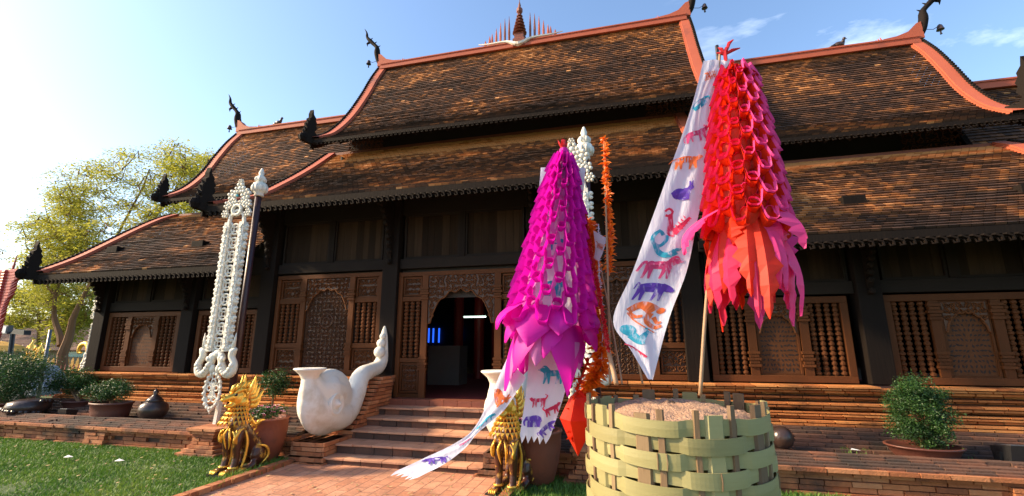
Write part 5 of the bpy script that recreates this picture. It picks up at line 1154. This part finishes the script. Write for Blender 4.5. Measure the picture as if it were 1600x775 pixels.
banner('printed_banner', pts([(1099, 95, 3.18), (1083, 160, 3.14), (1050, 255, 3.06), (1012, 360, 2.98), (986, 430, 2.94), (958, 500, 2.92), (985, 545, 2.88), (1012, 592, 2.85)]),
       pts([(1143, 92, 3.22), (1113, 150, 3.20), (1106, 255, 3.12), (1087, 360, 3.04), (1072, 425, 3.0), (1048, 490, 2.96), (1032, 545, 2.92), (1020, 594, 2.88)]),
       'long white banner with twelve animal prints sloping up to the red paper flag',
       [('rat', 'orange', .06, .45, .09, 0, .2), ('elephant', 'teal', .15, .42, .115, 0, .5), ('ox', 'rose', .225, .55, .155, 0, .25), ('tiger', 'orange', .285, .42, .16, 0, .1), ('rabbit', 'purple', .345, .50, .125, 0, .1), ('naga', 'red', .41, .50, .16, 0, -.1),
        ('snake', 'teal', .47, .45, .18, 0, -.25), ('horse', 'rose', .55, .50, .20, 0, -.1), ('goat', 'purple', .625, .52, .21, 0, -.15), ('monkey', 'orange', .705, .55, .20, 0, -.2), ('rooster', 'teal', .79, .36, .15, 0, -.3), ('lizard', 'red', .86, .22, .10, 0, -.2)], wave=.016, seed=3)
banner('printed_banner', pts([(845, 262, 3.55), (836, 380, 3.47), (830, 480, 3.40), (824, 590, 3.34), (812, 683, 3.30)]), pts([(915, 262, 3.60), (905, 380, 3.50), (898, 480, 3.44), (888, 590, 3.38), (858, 688, 3.34)]),
       'white printed banner hanging inside the magenta paper flag with a notched hem',
       [('ox', 'teal', .25, .5, .15, 0, 0), ('elephant', 'teal', .42, .5, .16, 0, 0), ('snake', 'purple', .58, .5, .16, 0, 0), ('horse', 'teal', .74, .6, .16, 1, 0), ('dog', 'red', .845, .36, .105, 1, .1), ('elephant', 'purple', .925, .32, .11, 1, .1), ('dog', 'red', .875, .80, .10, 0, .5), ('goat', 'purple', .955, .80, .11, 0, .9)], zig=.05, wave=.012, seed=7)
banner('printed_banner', pts([(792, 560, 3.30), (768, 615, 3.28), (742, 668, 3.24), (715, 690, 3.20), (665, 715, 3.15), (615, 738, 3.10)]), pts([(822, 590, 3.30), (788, 640, 3.26), (747, 676, 3.22), (725, 702, 3.18), (690, 728, 3.12), (650, 748, 3.05)]),
       'twisted white banner tail blown out over the staircase',
       [('rabbit', 'orange', .17, .5, .115, 0, -.2), ('lizard', 'teal', .32, .55, .13, 1, .9), ('lizard', 'rose', .55, .5, .07, 1, .9), ('goat', 'purple', .78, .5, .12, 1, .9)], zig=.07, n=80, wave=.01, seed=11)
banner('printed_banner', pts([(927, 360, 3.66), (930, 385, 3.66), (928, 405, 3.66)]), pts([(948, 372, 3.66), (943, 392, 3.66), (936, 408, 3.66)]), 'small white cloth scrap with an orange print behind the furry garland', [('rat', 'orange', .4, .5, .06, 0, 0)], n=16, m=4)

# ---------- ridge birds
for (u, v, lab) in ((435, 192, 'dark pigeon perched on the left roof ridge'), (1311, 68, 'dark pigeon perched on the right roof ridge')):
    c = at(u, v, 12.2); c.z = 8.97 + .20 + .095; e = empty('pigeon', tuple(c), lab, 'bird'); b = MB(); b.ell(c, (.13, .07, .075), 10); b.tube([c + Vector((.08, 0, .03)), c + Vector((.12, 0, .13))], [.05, .035], 8); b.ell(c + Vector((.13, 0, .15)), .042, 8); b.tube([c + Vector((.16, 0, .15)), c + Vector((.20, 0, .14))], [.014, .003], 5); b.tube([c + Vector((-.08, 0, 0)), c + Vector((-.22, 0, -.04))], [.05, .02], 6); b.tube([c + Vector((.02, .02, -.05)), c + Vector((.02, .02, -.10))], .008, 4); b.tube([c + Vector((.02, -.02, -.05)), c + Vector((.02, -.02, -.10))], .008, 4); b.build('body', M['urn'], e, True)

# ---------- things behind the left end of the hall
def tree(base, limbs, clusters, name, label, lm, leafn, leafs, trunk_r):
    e = empty(name, base, label, 'tree', 'trees behind the hall'); b = MB(); nodes = []
    for (pts_, r0, r1) in limbs:
        P = polyline(pts_, 14); P = [p + Vector((noise.noise(p * .9), noise.noise(p * .9 + Vector((5, 0, 0))), 0)) * .12 for p in P]; b.tube(P, [r0 * .7, lerp(r0, r1, .6) * .5, r1 * .6], 8); nodes += P[4:]
    cs = sorted(clusters, key=lambda c: min((c - q).length for q in nodes))
    for c in cs:
        q = min(nodes, key=lambda q_: (c - q_).length); mid = q.lerp(c, .5) + Vector((0, 0, -.15 + random.uniform(-.15, .15))); L = (c - q).length
        P = polyline([q, mid, c], 5); b.tube(P, [.022 + .014 * L, .008], 4)
        if L > .8: nodes.append(P[3])
        nodes.append(c)
    b.build('trunk', M['bark'], e)
    f = MB()
    for c in clusters:
        tone = random.random(); R0 = random.uniform(.45, 1.0)
        for k in range(leafn):
            a = random.random() * 6.283; q = random.random() ** .6 * R0; p = c + Vector((q * math.cos(a), q * math.sin(a), random.gauss(0, .10) - q * q * .35))
            d = Vector((math.cos(a + random.gauss(0, .5)), math.sin(a + random.gauss(0, .5)), random.gauss(-.15, .35))).normalized(); s_ = d.cross(Vector((random.gauss(0, .5), random.gauss(0, .5), 1))).normalized(); l = leafs * random.uniform(.6, 1.4)
            f.add([p, p + d * l * .5 + s_ * l * .2, p + d * l, p + d * l * .5 - s_ * l * .2], [(0, 1, 2, 3)], tone * .6 + random.random() * .4)
    f.build('crown', lm, e)
def inpoly(u, v, P):
    r_ = False
    for i in range(len(P)):
        (x1, y1), (x2, y2) = P[i], P[i - 1]
        if (y1 > v) != (y2 > v) and u < (x2 - x1) * (v - y1) / (y2 - y1) + x1: r_ = not r_
    return r_
def crown(P, n, y0, y1):
    out = []; us = [p[0] for p in P]; vs_ = [p[1] for p in P]
    while len(out) < n:
        u, v = random.uniform(min(us), max(us)), random.uniform(min(vs_), max(vs_))
        if inpoly(u, v, P) and noise.noise((u * .022, v * .022, 2)) > -.28: out.append(at(u, v, random.uniform(y0, y1)))
    return out
tb = at(100, 575, 16.0); tb.z = -.5
A_ = lambda u, v, y: tuple(at(u, v, y))
tree(tuple(tb), [([tuple(tb), A_(103, 545, 16), A_(112, 505, 16), A_(130, 465, 16), A_(165, 400, 16), A_(205, 330, 16), A_(235, 265, 16)], .36, .05), ([A_(96, 540, 16), A_(84, 500, 16), A_(88, 460, 16), A_(105, 410, 16), A_(110, 340, 16), A_(135, 290, 16)], .22, .04), ([A_(88, 460, 16), A_(60, 430, 16), A_(45, 390, 16)], .11, .03), ([A_(140, 450, 16), A_(210, 380, 16.5), A_(270, 300, 17), A_(300, 250, 17)], .15, .03), ([A_(110, 400, 16), A_(80, 350, 16), A_(70, 320, 15.5)], .09, .02)],
     crown([(22, 360), (60, 320), (85, 275), (120, 255), (165, 250), (200, 232), (240, 240), (285, 212), (318, 232), (345, 245), (345, 340), (240, 400), (170, 430), (110, 440), (60, 440), (30, 410)], 500, 14.5, 18) + crown([(40, 420), (60, 340), (140, 310), (160, 440), (150, 470), (60, 480)], 170, 15.5, 18), 'rain_tree', 'tall spreading tree with feathery yellow green leaves behind the left roof', M['leaft'], 130, .12, .3)
tb2 = at(60, 575, 19); tb2.z = -.5
tree(tuple(tb2), [([tuple(tb2), A_(62, 520, 19), A_(60, 470, 19)], .2, .06), ([A_(62, 520, 19), A_(110, 460, 19), A_(150, 430, 19)], .1, .04), ([A_(60, 490, 19), A_(20, 460, 19)], .08, .03)],
     crown([(-30, 500), (-10, 450), (40, 445), (90, 430), (145, 430), (150, 500), (110, 520), (90, 540), (60, 515)], 330, 18, 20.5), 'rain_tree', 'lower bright green tree below the tall spreading tree at the left', M['leaft'], 80, .16, .2)
tb3 = at(-60, 575, 24); tb3.z = -.5
tree(tuple(tb3), [([tuple(tb3), A_(-60, 500, 24), A_(-40, 420, 24), A_(-20, 360, 24)], .3, .06), ([A_(-60, 500, 24), A_(-130, 430, 24)], .2, .05)],
     crown([(-250, 480), (-220, 330), (-120, 290), (-40, 330), (5, 400), (30, 450), (-10, 500)], 130, 22, 26), 'rain_tree', 'pale tree at the far left edge behind the red carved post', M['leafp'], 60, .25, .3)

# low house behind the fence
HY = 24; hx0, hx1 = at(-60, 540, HY).x, at(215, 540, HY).x
e = empty('tiled_house', ((hx0 + hx1) / 2, HY, -.5), 'low house with a wide brown tiled roof behind the fence and trees', 'house')
b = MB(); b.box(hx0 + 1, hx1, HY + .8, HY + 8, -.5, 1.9); b.build('wall', M['farwall'], e)
b = MB(); z0, z1 = at(90, 547, HY).z, at(90, 497, HY + 3.5).z; nr = 22
for k in range(nr):
    ya, yb = HY + 4 * k / nr, HY + 4 * (k + 1) / nr; za, zb_ = lerp(z0, z1, k / nr), lerp(z0, z1, (k + 1) / nr); x = hx0
    while x < hx1: xx = min(hx1, x + .5); b.add([(x, ya, za + .05), (xx, ya, za + .05), (xx, yb, zb_), (x, yb, zb_), (x, ya, za - .02), (xx, ya, za - .02)], [(0, 1, 2, 3), (4, 5, 1, 0)]); x = xx
b.add([(hx0, HY + 4, z1), (hx1, HY + 4, z1), (hx1, HY + 8, z0), (hx0, HY + 8, z0)], [(0, 1, 2, 3)]); b.build('roof', M['farroof'], e)
b = MB(); c = at(115, 552, HY + .7); b.box(c.x - 1.2, c.x + 1.2, HY + .72, HY + .79, c.z - .25, c.z + .12); b.build('window', M['blue_j'], e)
# fences
def fence(u0, u1, Y, vtop, mat, label, step, hgt, spear, wd):
    xa, xb = at(u0, 560, Y).x, at(u1, 560, Y).x; zt = at((u0 + u1) / 2, vtop, Y).z; e = empty('picket_fence', ((xa + xb) / 2, Y, -.5), label, 'fence'); b = MB(); x = xa
    while x < xb:
        b.box(x, x + wd, Y, Y + .03, -.5, zt - .12)
        b.add([(x, Y, zt - .12), (x + wd, Y, zt - .12), (x + wd, Y + .03, zt - .12), (x, Y + .03, zt - .12), (x + wd / 2, Y + .015, zt + spear)], [(0, 1, 4), (1, 2, 4), (2, 3, 4), (3, 0, 4)]); x += step
    b.build('pickets', mat, e); b = MB(); b.box(xa, xb, Y + .03, Y + .07, zt - .35, zt - .27); b.box(xa, xb, Y + .03, Y + .07, -.2, -.1); b.build('rails', mat, e)
fence(-60, 140, 18.5, 560, M['yellow'], 'yellow picket fence in front of the low house', .36, 1, .10, .20)
fence(30, 150, 15, 570, M['redpaint'], 'dark red railing in front of the yellow picket fence', .26, 1, .05, .06)
# gilded ornaments on the fence line
for (u, v, lab) in ((48, 548, 'small gilded figure on the fence line left of the leaning post'), (62, 553, 'second small gilded figure close to the leaning grey post')):
    c = at(u, v, 14); e = empty('gilded_figure', (c.x, 14, -.5), lab, 'statue'); b = MB(); b.box(c.x - .18, c.x + .18, 13.9, 14.2, -.5, c.z - .4); b.build('plinth', M['terra'], e)
    b = MB(); b.lathe([(.18, -.40), (.2, -.25), (.12, -.1), (.15, .02), (.08, .12), (.10, .2), (.02, .34), (.005, .46)], 10, (c.x, 14, c.z)); [b.tube([(c.x + s_ * .1, 14, c.z), (c.x + s_ * .24, 14, c.z + .08), (c.x + s_ * .22, 14, c.z + .22)], [.05, .04, .008], 6) for s_ in (1, -1)]; b.build('figure', M['gold'], e, True)
c = at(131, 545, 11); e = empty('gilded_serpent', (c.x, 11, -.5), 'gilded curling serpent tail beside the left corner of the hall', 'statue'); b = MB(); b.tube(polyline([(c.x + .1, 11, -.5), (c.x + .05, 11, .6), (c.x + .25, 11, c.z - .12), (c.x + .1, 11, c.z + .15), (c.x - .15, 11, c.z + .1), (c.x - .2, 11, c.z - .1), (c.x - .05, 11, c.z - .12)], 24), [.12, .10, .09, .07, .05, .03], 8); b.build('coil', M['gold'], e, True)
# lamp posts
p0, p1 = at(66, 588, 12), at(79, 515, 12); b = MB(); b.tube([(p0.x, 12, -.5), p0, p1], [.06, .055, .05], 8); tag(b.build('post', M['metal'], None, True), 'plain leaning grey post in front of the tree trunk', 'post')
p0, p1 = at(12, 590, 11), at(20, 520, 11); e = empty('lamp_post', (p0.x, 11, -.5), 'dark post with a white floodlight box at the left edge', 'lamp post'); b = MB(); b.tube([(p0.x, 11, -.5), p0, p1], .07, 8); b.tube([p1 - Vector((.3, 0, 0)), p1 + Vector((.7, 0, 0))], .04, 6); b.build('pole', M['black'], e)
c = at(9, 515, 11); b = MB(); b.box(c.x - .34, c.x + .26, 10.9, 11.05, c.z - .15, c.z + .14); o = b.build('lamp_box', M['metal'], e); b = MB(); b.box(c.x - .30, c.x + .22, 10.88, 10.897, c.z - .12, c.z + .11); b.build('lamp_glass', M['paper'], o)
c = at(33, 519, 11); b = MB(); b.prism([(-.3, -.05), (.32, -.10), (.30, .05), (-.2, .10)], lambda a, z, d: (c.x + a, 11 + d, c.z + z), -.1, .1); b.build('lamp_head', M['black'], e)
c = at(2, 540, 13); e = empty('umbrella', (c.x, 13, -.5), 'orange umbrella at the left edge behind the dark lamp post', 'umbrella'); b = MB(); b.lathe([(.95, -.22), (.94, -.19), (.6, 0), (.25, .12), (.02, .18)], 8, c); b.build('canopy', M['yellow'], e); b = MB(); b.tube([(c.x, 13, -.5), (c.x, 13, c.z + .2)], .03, 6); b.build('pole', M['metal'], e)
# parked car
cy = 13.4; cx_ = at(52, 580, cy).x - .6; gz0 = -.50
e = empty('parked_car', (cx_, cy, gz0), 'silver parked car half hidden behind the potted bonsai at the left', 'car')
f = lambda a, c, d: (cx_ + a, cy + d, gz0 + c)
b = MB(); b.prism([(-2.1, .30), (-2.15, .62), (-1.95, .85), (-1.3, .95), (1.25, .92), (2.0, .80), (2.15, .55), (2.1, .30)], f, -.8, .8); b.prism([(-1.35, .93), (-.95, 1.28), (-.5, 1.42), (.25, 1.45), (.8, 1.32), (1.35, .92), (1.2, .92), (.72, 1.25), (.25, 1.36), (-.5, 1.34), (-.88, 1.22), (-1.2, .93)], f, -.70, .70); o = b.build('body', M['carpaint'], e); bevel(o, .05)
b = MB(); b.prism([(-1.2, .94), (-.86, 1.21), (-.5, 1.335), (.25, 1.355), (.7, 1.245), (1.2, .925)], f, -.66, .66); b.build('windows', M['glass'], e)
for a in (-1.35, 1.35):
    for s_ in (-1, 1):
        b = MB(); b.lathe([(.2, -.1), (.30, -.1), (.33, -.06), (.33, .06), (.30, .1), (.2, .1)], 20, f(a, .33, s_ * .74), Matrix.Rotation(PI / 2, 3, 'X')); w_ = b.build('wheel', M['black'], e, True); b = MB(); b.lathe([(.02, -.105), (.19, -.103), (.19, .103), (.02, .105)], 14, f(a, .33, s_ * .74), Matrix.Rotation(PI / 2, 3, 'X')); b.build('rim', M['metal'], w_)
for s_ in (-1, 1): b = MB(); b.box(*[f(2.05, 0, 0)[0], f(2.14, 0, 0)[0]], cy + s_ * .62 - .14, cy + s_ * .62 + .14, gz0 + .58, gz0 + .70); b.build('headlight', M['paper'], e)

# ---------- grass, weeds, litter
gr = MB(); rs = random.Random(4)
def blade(x, y, z, h):
    a = rs.random() * 6.283; dx, dy = math.cos(a), math.sin(a); w_ = .005 + .003 * rs.random(); ln = rs.uniform(-.6, .6) * h; lx, ly = -dy * ln, dx * ln
    gr.add([(x - dx * w_, y - dy * w_, z), (x + dx * w_, y + dy * w_, z), (x + lx + dx * w_ * .5, y + ly + dy * w_ * .5, z + h * .6), (x + lx * 1.9, y + ly * 1.9, z + h), ], [(0, 1, 2), (0, 2, 3)], max(0, min(1, .45 + .5 * noise.noise((x * 1.3, y * 1.3, 0)) + rs.uniform(-.35, .35))))
for k in range(64000):
    y = 6.14 - 2.6 * rs.random() ** 1.3; x = rs.uniform(-12.5, -4.74)
    if x > -4.74 - max(0, (5.6 - y)) * .0 : continue
    pn = noise.noise((x * .9, y * 1.6, 9))
    if pn > .30 and rs.random() < (pn - .30) * 1.8: continue
    blade(x, y, -.012, rs.uniform(.02, .055) * (1 - .5 * max(0, pn)))
for k in range(12000): blade(rs.uniform(-1.32, .4), rs.uniform(4.2, 6.1), -.012, rs.uniform(.025, .07))
for k in range(6000): blade(rs.uniform(.9, 2.2), rs.uniform(5.2, 6.1), -.012, rs.uniform(.025, .07))
for k in range(1500): blade(rs.choice((-4.78, -1.30)) + rs.gauss(0, .06), rs.uniform(4.6, 5.95), 0, rs.uniform(.04, .12))
for k in range(1600):
    a = rs.uniform(-1.2, 8.5); blade(a, rs.uniform(6.95, 7.0) if rs.random() < .5 else rs.uniform(6.48, 6.9), .30, rs.uniform(.02, .07)) if noise.noise((a * 1.7, 0, 5)) > .25 else None
tag(gr.build('grass', M['grassb']), 'short green lawn grass beside the brick path and terrace', 'grass', kind='stuff')
lt = MB()
for k in range(420):
    t = rs.random()
    if t < .35: x, y, z = rs.uniform(-4.5, -1.5), rs.uniform(4.0, 5.9), .016
    elif t < .7: x, y, z = rs.uniform(-12, -4.9), rs.uniform(4.2, 6.0), .03
    else: x, y, z = rs.uniform(-1.2, 7), rs.uniform(6.5, 6.9), .305
    a = rs.random() * 6.28; s_ = rs.uniform(.012, .032); d = Vector((math.cos(a) * s_, math.sin(a) * s_, 0)); e1 = Vector((-d.y, d.x, 0)) * .5; c = Vector((x, y, z + .004)); lt.add([c - d, c + e1 + Vector((0, 0, .006)), c + d + Vector((0, 0, .010)), c - e1], [(0, 1, 2), (0, 2, 3)])
tag(lt.build('fallen_leaves', M['palegrn']), 'dry brown leaves scattered over the path, lawn and terrace', 'leaves', kind='stuff')
for (u, v, z, lab) in ((105, 717, .03, 'white paper scrap on the lawn near the left edge'), (185, 723, .03, 'white paper scrap on the middle of the lawn'), (1337, 707, .305, 'white scrap lying on the terrace left of the topiary bush')):
    d_v = at(u, v, 1) - EYE; tt = (z - 1.6) / d_v.z; c = EYE + d_v * tt; b = MB(); b.add([c + Vector((-.06, -.015, .02)), c + Vector((.05, -.02, .03)), c + Vector((.07, .03, .025)), c + Vector((-.03, .03, .045))], [(0, 1, 3), (1, 2, 3)]); tag(b.build('paper_scrap', M['paper']), lab, 'litter')
